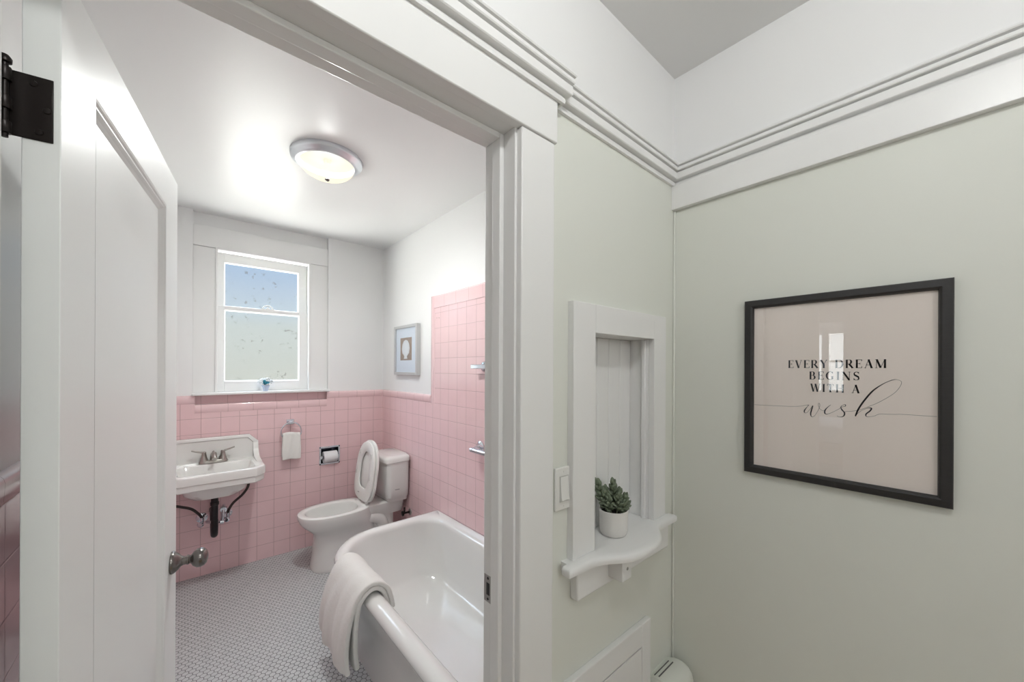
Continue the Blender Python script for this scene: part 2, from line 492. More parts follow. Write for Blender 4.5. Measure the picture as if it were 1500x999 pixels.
# ------------------------------------------------------------------ window
w1 = sroot('window_1', (.48, 3.46, 1.28))
bm = B()
box(bm, NX0, NX1, 3.458, 3.4815, 2.317, 2.462)
box(bm, NX0, .178, 3.461, 3.4815, 1.281, 2.3155); box(bm, .789, NX1, 3.461, 3.4815, 1.281, 2.3155)
obj('window_casing', bm, M['white'], w1, bevel=.0015)
bm = B()
box(bm, .173, .188, 3.453, 3.50, 1.281, 2.325); box(bm, .779, .794, 3.453, 3.50, 1.281, 2.325); box(bm, .188, .779, 3.453, 3.50, 2.309, 2.325)
obj('stop_bead', bm, M['white'], w1, bevel=.002)
bm = B(); box(bm, NX0-.004, NX1+.004, 3.395, 3.56, 1.263, 1.281); obj('window_sill', bm, M['white'], w1, bevel=.005, seg=3)
def sash(y, z0, z1, gz0, gz1, name):
    bm = B()
    box(bm, .184, .229, y, y+.03, z0, z1); box(bm, .716, .783, y, y+.03, z0, z1) if False else box(bm, .720, .783, y, y+.03, z0, z1)
    box(bm, .229, .720, y, y+.03, z0, gz0); box(bm, .229, .720, y, y+.03, gz1, z1)
    s = obj(name, bm, M['white'], w1, bevel=.0015)
    bm = B()
    # glazing bead, sloped inwards
    pr = [(0, -.001), (.007, .010), (0, .010)]
    for x0, x1 in ((.229, 1), (.720, -1)):
        prism(bm, [(x0, y+.002), (x0+x1*.007, y+.014), (x0, y+.014)], gz0, gz1, 'z')
    prism(bm, [(y+.002, gz0), (y+.014, gz0+.007), (y+.014, gz0)], .229, .720, 'x')
    prism(bm, [(y+.002, gz1), (y+.014, gz1-.007), (y+.014, gz1)], .229, .720, 'x')
    obj('glazing_bead', bm, M['white'], s)
    bm = B(); box(bm, .229, .720, y+.015, y+.019, gz0, gz1); obj('glass_pane', bm, M['pane'], s)
    return s
us = sash(3.532, 1.884, 2.310, 1.913, 2.240, 'upper_sash')
ls = sash(3.500, 1.282, 1.912, 1.356, 1.884, 'lower_sash')
bm = B()
tube(bm, [(.502+.034*math.cos(a), 3.512, 1.914+.030*math.sin(a)) for a in [PI*k/14 for k in range(15)]], .0045, 8)
box(bm, .455, .549, 3.503, 3.527, 1.912, 1.917)
lathe(bm, [(.011, 0), (.011, .007), (.005, .011), (.004, .017)], (.502, 3.515, 1.917), (0, 0, 1), 14)
obj('sash_lock', bm, M['plastic'], ls, smooth=True)
for nm, z, y in (('window_2', 1.1, 1.05), ('window_3', 1.1, 1.52)):
    y1 = y+.37
    bm = B(); box(bm, -6.0, -5.97, y-.05, y, z-.05, 2.15); box(bm, -6.0, -5.97, y1, y1+.05, z-.05, 2.15); box(bm, -6.0, -5.97, y, y1, 2.1, 2.15); box(bm, -6.0, -5.96, y-.06, y1+.06, z-.05, z)
    box(bm, -6.03, -6.0, y, y1, 1.6, 1.63)
    struct(nm, bm, M['white'])
# ------------------------------------------------------------------ bathroom door (open)
DO = Vector((-.1251, .785, 0)); DD = Vector((.1521, .9884, 0)).normalized(); DN = Vector((DD.y, -DD.x, 0))  # DN points to the opening side
DW, DT, DZ0, DZ1 = .731, .035, .012, 2.003
def dpt(s, d, z): return DO + DD*s + DN*d + Vector((0, 0, z))
def dbox(bm, s0, s1, d0, d1, z0, z1):
    v = [bm.verts.new(dpt(s, d, z)) for s in (s0, s1) for d in (d0, d1) for z in (z0, z1)]
    for f in ((0,1,3,2), (4,6,7,5), (0,4,5,1), (2,3,7,6), (0,2,6,4), (1,5,7,3)): bm.faces.new([v[i] for i in f])
door = sroot('door_1', tuple(DO))
P0, P1, PZ0, PZ1 = .118, .598, .24, 1.893
bm = B()
def rect(s0, s1, z0, z1, d): return [dpt(s0, d, z0), dpt(s1, d, z0), dpt(s1, d, z1), dpt(s0, d, z1)]
rr_ = [rect(0, DW, DZ0, DZ1, -DT), rect(0, DW, DZ0, DZ1, 0), rect(P0, P1, PZ0, PZ1, 0), rect(P0, P1, PZ0, PZ1, -DT)]
loft(bm, rr_+[rr_[0]], False, False); bmesh.ops.remove_doubles(bm, verts=bm.verts, dist=1e-6)
obj('door_frame', bm, M['door'], door, bevel=.0012)
bm = B(); dbox(bm, P0-.002, P1+.002, -DT+.011, -.013, PZ0-.002, PZ1+.002); obj('door_panel', bm, M['door'], door)
bm = B()
mp = [(0, 0), (.004, -.001), (.007, -.004), (.010, -.004), (.016, -.009), (.022, -.013), (0, -.013)]   # (inset, depth)
def ringd(i, d): return [dpt(P0+i, d, PZ0+i), dpt(P1-i, d, PZ0+i), dpt(P1-i, d, PZ1-i), dpt(P0+i, d, PZ1-i)]
loft(bm, [ringd(i, d) for i, d in mp], False, False)
obj('panel_moulding', bm, M['door'], door)
# knob set on the far stile
KS, KZ = .668, .905
bm = B()
lathe(bm, [(.030, 0), (.031, .004), (.029, .008), (.022, .016), (.014, .022), (.0125, .026)], dpt(KS, 0, KZ), DN, 36)
kn = obj('door_knob', bm, M['pewter'], door, smooth=50)
bm = B()
lathe(bm, [(.0115, .020), (.0115, .034), (.013, .035), (.013, .039), (.011, .040), (.012, .044), (.020, .049), (.0255, .057), (.0265, .066), (.024, .074), (.017, .080), (.008, .0825), (.0, .083)], dpt(KS, 0, KZ), DN, 36)
obj('knob_grip', bm, M['pewter'], kn, smooth=50)
# hinge: leaf let into the hinge edge, knuckles beyond it
EN = -DN
def hpt(t, s, z): return DO + EN*t - DD*s + Vector((0, 0, z))
bm = B()
v = []
for t in (.0065, .046):
    for s in (0, .0018):
        for z in (1.757, 1.841): v.append(bm.verts.new(hpt(t, s, z)))
for f in ((0,1,3,2), (4,6,7,5), (0,4,5,1), (2,3,7,6), (0,2,6,4), (1,5,7,3)): bm.faces.new([v[i] for i in f])
hg = obj('hinge', bm, M['bronze'], door, bevel=.0012)
bm = B()
kc = hpt(.0475, .0045, 0)
for z0, z1 in ((1.757, 1.772), (1.788, 1.804), (1.824, 1.841)): lathe(bm, [(.0058, z0), (.0062, z0+.001), (.0062, z1-.001), (.0058, z1)], kc, n=18)
lathe(bm, [(.0035, 1.752), (.0035, 1.846), (.0062, 1.847), (.0066, 1.852), (.004, 1.856)], kc, n=18)
obj('hinge_knuckle', bm, M['bronze'], hg, smooth=50)
for t, z in ((.012, 1.798), (.019, 1.768), (.024, 1.830)):
    bm = B(); lathe(bm, [(.0042, .0018), (.0036, .003), (.001, .0033)], hpt(t, 0, z), -DD, 14)
    obj('screw', bm, M['bronze'], hg, smooth=50)

# ------------------------------------------------------------------ ceiling lamp in the bathroom
lc = (.567, 2.137, ZB)
lamp = thing('ceiling_lamp', 'flush ceiling lamp with pewter ring and glowing frosted glass dome in bathroom', 'lamp', lc)
bm = B(); lathe(bm, [(.170, 0), (.172, -.004), (.170, -.018), (.166, -.023), (.158, -.026), (.152, -.034), (.139, -.040), (.132, -.040), (.130, -.034), (.130, -.004)], lc, n=64, caps=(True, False))
obj('lamp_ring', bm, M['nickel_lamp'] if 'nickel_lamp' in M else plain('lamp_metal', (.74, .77, .81, 1), .32, 1), lamp, smooth=35)
bm = B(); lathe(bm, [(.133, -.034)] + [(.132*math.cos(a), -.036-.072*math.sin(a)) for a in [PI/2*k/12 for k in range(0, 12)]] + [(.004, -.108)], lc, n=64, caps=(False, True))
obj('lamp_dome', bm, M['dome'], lamp, smooth=True)
bm = B(); lathe(bm, [(.002, -.104), (.011, -.108), (.012, -.112), (.007, -.119), (.001, -.121)], lc, n=20)
obj('finial', bm, M['pewter'], lamp, smooth=True)

bm = B(); lathe(bm, [(.131, -.005), (.131, -.008), (.02, -.012), (.015, -.03)], lc, n=40); obj('glare_pan', bm, plain('dark_glare_pan', (.03, .03, .03, 1), .6), lamp, smooth=40)  # hidden dark disc added so the dome does not burn out

# ------------------------------------------------------------------ sink
SX = .168
sink = thing('wall_sink', 'white wall hung bathroom sink with tall backsplash beneath the window', 'sink', (SX, 3.42, .7))
def poly_ring(pts, c, z, n=96):
    """outline of a convex polygon sampled by angle about c"""
    out = []
    m = len(pts)
    for k in range(n):
        a = 2*PI*k/n; dx, dy = math.cos(a), math.sin(a)
        best = 1e9
        for i in range(m):
            (x1, y1), (x2, y2) = pts[i], pts[(i+1) % m]
            ex, ey = x2-x1, y2-y1
            den = dx*ey - dy*ex
            if abs(den) < 1e-12: continue
            t = ((x1-c[0])*ey - (y1-c[1])*ex)/den
            u = ((x1-c[0])*dy - (y1-c[1])*dx)/den
            if t > 0 and -1e-9 <= u <= 1+1e-9: best = min(best, t)
        out.append((c[0]+dx*best, c[1]+dy*best, z))
    return out
def rrect(x0, x1, y0, y1, r, k=6):
    pts = []
    for cx, cy, a0 in ((x1-r, y1-r, 0), (x0+r, y1-r, 90), (x0+r, y0+r, 180), (x1-r, y0+r, 270)):
        for i in range(k+1):
            a = math.radians(a0 + 90*i/k); pts.append((cx+r*math.cos(a), cy+r*math.sin(a)))
    return pts
SW = .263
def plan(i):  # sink outline with clipped front corners, inset i
    w = SW-i
    return [(SX-w, 3.42), (SX-w, 3.055+.4*i), (SX-w+.055, 2.985+i), (SX+w-.055, 2.985+i), (SX+w, 3.055+.4*i), (SX+w, 3.42)]
sc_ = (SX, 3.19)
R_ = lambda i, z: poly_ring(plan(i), sc_, z)
bm = B()
loft(bm, [R_(.022, .700), R_(.014, .702), R_(.010, .708), R_(.009, .742), R_(.004, .745), R_(.003, .790), R_(.006, .798), R_(.012, .801), R_(.030, .800),
          poly_ring(rrect(SX-.205, SX+.205, 3.032, 3.318, .05), sc_, .798),
          poly_ring(rrect(SX-.198, SX+.198, 3.038, 3.311, .05), sc_, .790),
          poly_ring(rrect(SX-.185, SX+.185, 3.052, 3.295, .06), sc_, .740),
          poly_ring(rrect(SX-.165, SX+.165, 3.075, 3.270, .07), sc_, .690),
          poly_ring(rrect(SX-.10, SX+.10, 3.12, 3.235, .05), sc_, .672)])
# underside bowl
loft(bm, [poly_ring(rrect(SX-.175, SX+.165, 3.03, 3.33, .06), sc_, .702), poly_ring(rrect(SX-.165, SX+.155, 3.04, 3.325, .07), sc_, .66),
          poly_ring(rrect(SX-.13, SX+.12, 3.07, 3.30, .08), sc_, .625), poly_ring(rrect(SX-.07, SX+.07, 3.12, 3.25, .06), sc_, .612)])
# side wings sweeping up to the backsplash
for s in (-1, 1):
    ys = [(3.42, .915), (3.392, .915), (3.382, .90), (3.372, .865), (3.355, .838), (3.325, .818), (3.28, .807), (3.20, .801), (3.20, .79), (3.42, .79)]
    a, b = sorted((SX+s*(SW-.004), SX+s*(SW-.036)))
    prism(bm, ys, a, b, 'x')
basin = obj('basin', bm, M['porc'], sink, smooth=32)
bm = B()
bp = [(SX-SW+.004, .79), (SX-SW+.004, .915), (SX-.205, .968), (SX+.205, .968), (SX+SW-.004, .915), (SX+SW-.004, .79)]
bi = [(SX-SW+.03, .79), (SX-SW+.03, .905), (SX-.195, .948), (SX+.195, .948), (SX+SW-.03, .905), (SX+SW-.03, .79)]
P3 = lambda pts, y: [(x, y, z) for x, z in pts]
loft(bm, [P3(bp, 3.421), P3(bp, 3.389), P3([(x*.995+SX*.005, z-.003) for x, z in bp], 3.385), P3(bi, 3.385), P3([(x, z-.003) for x, z in bi], 3.393)])
obj('backsplash', bm, M['porc'], sink, bevel=.0025)
FX, FY = .163, 3.352
fc = None
bm = B()
loft(bm, [poly_ring(rrect(FX-.080, FX+.080, FY-.024, FY+.024, .022), (FX, FY), z, 48) for z in (.800, .812)] +
         [poly_ring(rrect(FX-.076, FX+.076, FY-.020, FY+.020, .019), (FX, FY), .818, 48)])
fc = obj('faucet', bm, M['nickel'], sink, smooth=40, label='dark nickel two handle faucet')
bm = B(); tube(bm, smoothpath([(FX, FY, .812), (FX, FY-.005, .842), (FX, FY-.03, .862), (FX, FY-.075, .858), (FX, FY-.108, .842)], 6), [.024]+[.021-.0003*k for k in range(24)], 14); obj('spout', bm, M['nickel'], fc, smooth=True)
bm = B(); tube(bm, [(FX, FY+.012, .815), (FX, FY+.012, .872)], .0028, 8); lathe(bm, [(.001, 0), (.006, .002), (.007, .007), (.001, .012)], (FX, FY+.012, .868)); obj('lift_rod', bm, M['nickel'], fc, smooth=True)
for s in (-1, 1):
    bm = B()
    hx = FX+s*.052
    lathe(bm, [(.023, .814), (.022, .822), (.016, .845), (.0125, .866), (.013, .874), (.009, .881), (.001, .883)], (hx, FY, 0), n=20)
    tube(bm, smoothpath([(hx, FY, .874), (hx+s*.020, FY-.004, .880), (hx+s*.045, FY-.008, .888), (hx+s*.066, FY-.010, .896)], 5), [.007]*5+[.006]*5+[.0055]*6, 10)
    obj('faucet_handle', bm, M['nickel'], fc, smooth=True)
# drain trap and supplies
bm = B()
lathe(bm, [(.026, .616), (.026, .600), (.020, .598), (.020, .57), (.024, .568), (.024, .55), (.019, .548), (.019, .40)], (SX-.006, 3.19, 0), n=20)
tube(bm, smoothpath([(SX-.006, 3.19, .45), (SX-.006, 3.19, .385), (SX-.006, 3.215, .345), (SX-.006, 3.255, .345), (SX-.006, 3.28, .385), (SX-.006, 3.295, .43), (SX-.006, 3.33, .452), (SX-.006, 3.425, .455)], 6), .020, 14)
obj('drain_trap', bm, M['blackplastic'], sink, smooth=True, label='black plastic drain trap')
bm = B()
tube(bm, smoothpath([(SX-.045, 3.30, .412), (SX+.01, 3.235, .418), (SX+.035, 3.215, .43), (SX+.04, 3.215, .48), (SX+.043, 3.23, .515), (SX+.05, 3.30, .505)], 6), .0095, 12)
lathe(bm, [(.018, -.012), (.020, -.008), (.020, .008), (.018, .012)], (SX+.042, 3.222, .502), (0, 1, .3), 16)
lathe(bm, [(.014, -.010), (.014, .010)], (SX+.034, 3.215, .42), (1, 0, 0), 14)
obj('chrome_pipe', bm, M['chrome'], sink, smooth=True, label='chrome cross pipe')
for i, (vx, vz, ex) in enumerate(((.103, .408, .075), (.243, .408, .02))):
    bm = B()
    lathe(bm, [(.034, 0), (.033, .004), (.020, .010), (.010, .012)], (vx, 3.4295, vz), (0, -1, 0), 24)
    tube(bm, [(vx, 3.42, vz), (vx, 3.335, vz)], .008, 12)
    vv = obj('shutoff_valve', bm, M['chrome'], sink, smooth=True)
    bm = B(); tube(bm, [(vx, 3.335, vz-.018), (vx, 3.335, vz+.028)], .0115, 12); lathe(bm, [(.008, .0), (.018, .004), (.019, .012), (.012, .018)], (vx-.006, 3.325, vz-.012), (-.4, -1, 0), 16)
    obj('valve_handle', bm, M['chrome'], vv, smooth=True)
bm = B(); tube(bm, smoothpath([(.103, 3.335, .43), (.085, 3.33, .465), (.045, 3.31, .515), (-.01, 3.29, .548), (-.06, 3.27, .58), (-.055, 3.27, .65), (-.02, 3.27, .72)], 6), .0085, 10); obj('supply_hose', bm, M['hose'], sink, smooth=True, label='brown hose on the left')
bm = B(); tube(bm, smoothpath([(.243, 3.335, .43), (.250, 3.335, .46), (.275, 3.335, .50), (.325, 3.32, .55), (.356, 3.315, .60), (.360, 3.31, .65), (.35, 3.31, .71)], 6), .0085, 10); obj('supply_hose', bm, M['hose'], sink, smooth=True, label='brown hose on the right')

# ------------------------------------------------------------------ towel ring and hand towel
TX = .643
tring = thing('towel_ring', 'chrome towel ring on pink tile wall beside the sink', 'towel ring', (TX, YB, 1.03))
bm = B(); box(bm, TX-.027, TX+.027, 3.412, YB, 1.012, 1.052); box(bm, TX-.018, TX+.018, 3.372, 3.414, 1.020, 1.044); obj('mount', bm, M['chrome'], tring, bevel=.004)
bm = B()
rp = [(TX-.066, 3.380, .935), (TX-.069, 3.380, .965), (TX-.058, 3.381, 1.000), (TX-.030, 3.382, 1.025), (TX, 3.382, 1.031), (TX+.030, 3.382, 1.025), (TX+.058, 3.381, 1.000), (TX+.069, 3.380, .965), (TX+.066, 3.380, .935), (TX+.05, 3.380, .925), (TX, 3.380, .922), (TX-.05, 3.380, .925), (TX-.066, 3.380, .935)]
tube(bm, smoothpath(rp, 5), .0048, 10); obj('ring', bm, M['chrome'], tring, smooth=True)
def cloth(bm, prof, y0, y1, m, fn, axis='y'):
    rows = []
    for i, p in enumerate(prof):
        row = []
        for j in range(m+1):
            t = j/m
            row.append(bm.verts.new(fn(p, i/(len(prof)-1), y0+(y1-y0)*t, t)))
        rows.append(row)
    for a, b in zip(rows, rows[1:]):
        for j in range(m): bm.faces.new((a[j], a[j+1], b[j+1], b[j]))
bm = B()
prof = smoothpath([(3.360, .748), (3.362, .80), (3.366, .86), (3.370, .92), (3.372, .940), (3.380, .950), (3.388, .940), (3.391, .90), (3.393, .84), (3.395, .765)], 4)
def hfn(p, s, x, t):
    side = 1 if s < .5 else -.6
    d = max(0, .94-p[1])
    w = 1 + .16*min(1, d/.12)
    return (TX + (x-TX)*w + .006*math.sin(9*d+t*3), p[0] + side*(.004*math.sin(11*t+14*d) - .002), p[1] + .004*math.sin(5*t) + (.006*(t-.5) if d > .15 else 0))
cloth(bm, prof, TX-.060, TX+.060, 22, hfn)
ht = obj('hand_towel', bm, M['terry'], smooth=True)
sm = ht.modifiers.new('s', 'SOLIDIFY'); sm.thickness = .007; sm.offset = 0
sb = ht.modifiers.new('u', 'SUBSURF'); sb.levels = sb.render_levels = 1
tag(ht, 'small white hand towel hanging folded through the chrome ring', 'towel')

# ------------------------------------------------------------------ toilet paper
tph = thing('toilet_paper_holder', 'recessed chrome toilet paper holder in the pink tile wall', 'paper holder', (.938, YB, .65))
bm = B()
x0, x1, z0, z1 = .857, 1.019, .650, .801
for a in ((x0, x0+.013, z0, z1), (x1-.013, x1, z0, z1), (x0, x1, z0, z0+.013), (x0, x1, z1-.013, z1)): box(bm, a[0], a[1], YB-.006, YB+.001, a[2], a[3])
obj('holder_frame', bm, M['chrome'], tph, bevel=.002)
bm = B()
e = .0005
for a in ((x0+.0115, x0+.014, 3.43, 3.515, z0+.0125, z1-.0125), (x1-.014, x1-.0115, 3.43, 3.515, z0+.0125, z1-.0125), (x0+.0115, x1-.0115, 3.43, 3.515, z0+.0125, z0+.015), (x0+.0115, x1-.0115, 3.43, 3.515, z1-.015, z1-.0125), (x0+.0115, x1-.0115, 3.512, 3.515, z0+.0125, z1-.0125)): box(bm, *a)
obj('recess_box', bm, plain('dark_chrome', (.16, .18, .22, 1), .2, 1), tph)
bm = B(); tube(bm, [(x0+.016, 3.425, .713), (x1-.016, 3.425, .713)], .008, 12)
for x in (x0+.004, x1-.018): box(bm, x, x+.014, 3.415, 3.436, .700, .726)
obj('roller', bm, M['chrome'], tph, smooth=40)
bm = B(); lathe(bm, [(.018, 0), (.046, 0), (.047, .002), (.047, .103), (.046, .105), (.018, .105), (.018, .0)], (.887, 3.425, .713), (1, 0, 0), 40, (False, False))
tr = obj('toilet_roll', bm, M['tp'], smooth=40); tag(tr, 'white toilet paper roll in the recessed chrome holder', 'toilet paper')

# ------------------------------------------------------------------ toilet
TY = 3.035
toi = thing('toilet', 'white two piece toilet with raised seat and lid, in the corner by the window wall', 'toilet', (1.0, TY, 0))
def egg(xf, xb, b, z, n=56, p=2.25, mid=.52, yc=TY):
    xc = xf + mid*(xb-xf)
    out = []
    for k in range(n):
        a = 2*PI*k/n; ca, sa = math.cos(a), math.sin(a)
        q = 2/p
        x = math.copysign(abs(ca)**q, ca); y = math.copysign(abs(sa)**q, sa)
        out.append((xc + (x*(xb-xc) if x > 0 else x*(xc-xf)), yc + y*b, z))
    return out
bm = B()
loft(bm, [egg(.704, 1.21, .158, .0, p=2.8), egg(.702, 1.21, .159, .010, p=2.8), egg(.707, 1.20, .154, .025, p=2.8), egg(.718, 1.18, .146, .11, p=2.7), egg(.724, 1.165, .139, .19, p=2.6), egg(.726, 1.16, .138, .235, p=2.5),
          egg(.712, 1.158, .144, .262, p=2.5), egg(.683, 1.154, .158, .290, p=2.4), egg(.652, 1.148, .172, .318, p=2.35), egg(.634, 1.14, .180, .342), egg(.623, 1.135, .184, .368), egg(.619, 1.135, .185, .388), egg(.622, 1.133, .184, .400), egg(.632, 1.125, .176, .406),
          egg(.660, 1.045, .142, .405), egg(.672, 1.03, .130, .398), egg(.680, 1.022, .124, .37), egg(.70, 1.0, .116, .31), egg(.74, .97, .090, .25), egg(.80, .93, .05, .215)])
# deck under the tank
dk = lambda i, z: poly_ring(rrect(1.03+i, 1.372, TY-.125+i, TY+.125-i, .04), (1.2, TY), z, 48)
loft(bm, [dk(.03, .30), dk(.01, .34), dk(.0, .375), dk(.0, .398), dk(.008, .4055)])
loft(bm, [poly_ring(rrect(1.12, 1.30, TY-.085, TY+.085, .03), (1.2, TY), z, 48) for z in (0, .33)])
# trapway relief on both sides
for s in (-1, 1):
    tube(bm, smoothpath([(.96, TY+s*.085, .24), (1.03, TY+s*.085, .285), (1.11, TY+s*.082, .300), (1.185, TY+s*.080, .265), (1.205, TY+s*.080, .19), (1.175, TY+s*.080, .11), (1.12, TY+s*.08, .05)], 6), [.02, .03]+[.045]*35, 16)
bowl = obj('toilet_bowl', bm, M['porc'], toi, smooth=45)
TW = .188
bm = B()
tk = lambda i, z: poly_ring(rrect(1.192+i, 1.383, TY-TW+i, TY+TW-i, .028), (1.29, TY), z, 64)
loft(bm, [tk(.03, .405), tk(.022, .432), tk(.012, .442), tk(.006, .50), tk(.0, .717)])
tank = obj('tank', bm, M['porc'], toi, smooth=40)
bm = B()
tk2 = lambda i, z: poly_ring(rrect(1.182+i, 1.388, TY-TW-.008+i, TY+TW+.008-i, .03), (1.29, TY), z, 64)
loft(bm, [tk2(.006, .717), tk2(.0, .720), tk2(.0, .742), tk2(.004, .752), tk2(.014, .760), tk2(.05, .766)])
obj('tank_lid', bm, M['porc'], toi, smooth=40)
bm = B(); box(bm, 1.262, 1.298, TY-TW+.0035, TY-TW+.008, .503, .506); obj('tank_mark', bm, M['seam'], tank)
bm = B(); box(bm, 1.255, 1.305, TY-TW+.0037, TY-TW+.0085, .522, .5235); obj('tank_mark', bm, M['plastic'], tank)
# raised seat ring and lid
TILT = math.radians(7.5)
def seatpt(s, w, d, base=1.082):
    return (base + s*math.sin(TILT) - d*math.cos(TILT), TY + w, .418 + s*math.cos(TILT) + d*math.sin(TILT))
def oval(s0, s1, b, n=56, p=2.3, mid=.48, flat=1.0):
    sm_ = s0 + mid*(s1-s0); out = []
    for k in range(n):
        a = 2*PI*k/n; ca, sa = math.cos(a), math.sin(a)
        pp = 2/(p if ca > 0 else p+1.3)
        x = math.copysign(abs(ca)**pp, ca); y = math.copysign(abs(sa)**pp, sa)
        out.append((sm_ + (x*(s1-sm_) if x > 0 else x*(sm_-s0)), y*b))
    return out
def srings(bm, lst, close):
    rings = [[seatpt(s, w, d) for s, w in oval(*o)] for o, d in lst]
    if close: rings.append(rings[0])
    if close:
        loft(bm, rings, False, False)
    else: loft(bm, rings)
bm = B()
srings(bm, [((0.008, .452, .180), .012), ((.004, .456, .184), .017), ((.006, .454, .182), .026), ((.014, .446, .174), .030),
            ((.092, .384, .106), .030), ((.098, .378, .100), .026), ((.098, .378, .100), .014), ((.092, .384, .106), .011)], True)
bmesh.ops.remove_doubles(bm, verts=bm.verts, dist=1e-5)
seat = obj('toilet_seat', bm, M['plastic'], toi, smooth=45)
for s, w in ((.20, -.142), (.20, .142), (.36, -.118), (.36, .118)):
    bm = B(); loft(bm, [[seatpt(s+.017*math.cos(a), w+.007*math.sin(a), d) for a in [2*PI*k/14 for k in range(14)]] for d in (.029, .036)])
    obj('seat_bumper', bm, M['porc'], seat, bevel=.002)
bm = B()
for w in (-.012, .006): loft(bm, [[seatpt(.052+u, w+v+.05, d) for u, v in ((0, 0), (0, .012), (.006, .012), (.006, 0))] for d in (.0285, .0305)])
obj('seat_mark', bm, M['seam'], seat)
bm = B(); srings(bm, [((0.006, .462, .182), -.014), ((.0, .468, .188), -.009), ((.0, .468, .188), .004), ((.006, .462, .182), .009)], False)
obj('toilet_lid', bm, M['plastic'], toi, smooth=45)
bm = B()
for s in (-1, 1): lathe(bm, [(.014, .398), (.014, .428), (.010, .434)], (1.078, TY+s*.075, 0), n=16); 
tube(bm, [(1.078, TY-.09, .424), (1.078, TY+.09, .424)], .008, 12)
obj('seat_hinge', bm, M['plastic'], toi, smooth=45)
# supply stop behind the toilet
vs = thing('water_valve', 'small dark water shutoff valve on the pink wall behind toilet', 'valve', (1.395, 2.86, .29))
bm = B(); lathe(bm, [(.026, 0), (.024, .006), (.012, .010)], (1.3945, 2.862, .30), (-1, 0, 0), 20); obj('escutcheon', bm, M['steel'], vs, smooth=True)
bm = B(); tube(bm, [(1.39, 2.862, .30), (1.335, 2.862, .30)], .008, 10); tube(bm, [(1.345, 2.862, .30), (1.345, 2.862, .345)], .007, 10); lathe(bm, [(.008, 0), (.020, .003), (.021, .012), (.014, .016)], (1.338, 2.862, .30), (-1, 0, 0), 16); obj('valve_body', bm, M['bronze'], vs, smooth=True)

# ------------------------------------------------------------------ bathtub
tub = thing('bathtub', 'white enamel bathtub with rolled rim along the pink tiled wall', 'bathtub', (1.0, 1.6, 0))
def tring_(x0, x1, y0, y1, rc, ro, z, k=10):
    """rounded rectangle with its own radius at the free front corner (x0,y1); fixed point count"""
    pts = []
    def arc(cx, cy, r, a0):
        for i in range(k+1):
            a = math.radians(a0 + 90*i/k); pts.append((cx+r*math.cos(a), cy+r*math.sin(a), z))
    def edge(p, q, m):
        for i in range(1, m): pts.append((p[0]+(q[0]-p[0])*i/m, p[1]+(q[1]-p[1])*i/m, z))
    arc(x1-ro, y1-ro, ro, 0); edge((x1-ro, y1), (x0+rc, y1), 8)
    arc(x0+rc, y1-rc, rc, 90); edge((x0, y1-rc), (x0, y0+ro), 12)
    arc(x0+ro, y0+ro, ro, 180); edge((x0+ro, y0), (x1-ro, y0), 8)
    arc(x1-ro, y0+ro, ro, 270); edge((x1, y0+ro), (x1, y1-ro), 12)
    return pts
Y0 = .782
bm = B()
O = lambda i, z, e=0: tring_(.618+i, 1.392, Y0, 2.455-i, .33-i*.4, .004, z)
def I(i, z, r=.15, bx=0, far=0, rr=.25): return tring_(.70+i, 1.318-i*.55-bx, Y0+.07+i*.6, 2.365-i*.5-far, rr, r, z)
rings = [O(.055, 0), O(.055, .05), O(.062, .20), O(.058, .33), O(.046, .362), O(.022, .376), O(.006, .388), O(0, .402), O(.004, .418), O(.016, .430), O(.034, .436),
         tring_(.668, 1.345, Y0+.03, 2.40, .29, .12, .436), tring_(.682, 1.332, Y0+.045, 2.383, .28, .14, .430), I(-.006, .420), I(0, .405), I(.008, .37), I(.022, .28, .16, 0, .02), I(.04, .19, .17, 0, .06),
         I(.060, .135, .17, 0, .09), I(.088, .105, .15, 0, .12, .17), I(.125, .092, .12, 0, .15, .13), I(.20, .086, .06, 0, .25, .06)]
loft(bm, rings)
obj('tub_shell', bm, M['tubmat'], tub, smooth=60)
bm = B(); lathe(bm, [(.034, 0), (.034, .004), (.026, .006), (.0, .004)], (1.03, 1.10, .0865), n=24); obj('drain', bm, M['chrome'], tub, smooth=40)

# bath towel over the rim
bm = B()
def towel_layer(prof, y0, y1, seed, amp):
    prof = smoothpath(prof, 5)
    def fn(p, s, y, t):
        hang = max(0, min(1, (.40-p[1])/.25)) if s < .6 else 0
        x = p[0] + hang*amp*(math.sin(15*t+seed) + .5*math.sin(31*t+2*seed)) + .0025*math.sin(23*t+9*s+seed)
        z = p[1] + .004*math.sin(7*t+seed)*(1-hang) - hang*.012*math.sin(4*t+seed)
        yy = y + (.018*hang*(t-.5)) + .004*math.sin(6*s+seed)
        return (x, yy, z)
    cloth(bm, prof, y0, y1, 34, fn)
towel_layer([(.533, .135), (.528, .20), (.541, .30), (.570, .395), (.600, .452), (.640, .482), (.683, .474), (.718, .440), (.738, .385), (.748, .34)], 1.70, 2.065, .4, .007)
towel_layer([(.582, .145), (.577, .20), (.578, .30), (.590, .395), (.612, .437), (.642, .457), (.675, .452), (.704, .425), (.722, .38), (.732, .345)], 1.703, 2.06, 1.9, .003)
bt = obj('bath_towel', bm, M['terry'], smooth=True)
sm = bt.modifiers.new('s', 'SOLIDIFY'); sm.thickness = .021; sm.offset = 0
sb = bt.modifiers.new('u', 'SUBSURF'); sb.levels = sb.render_levels = 2
tag(bt, 'white terry bath towel folded over the rim of the bathtub', 'towel')
bm = B()

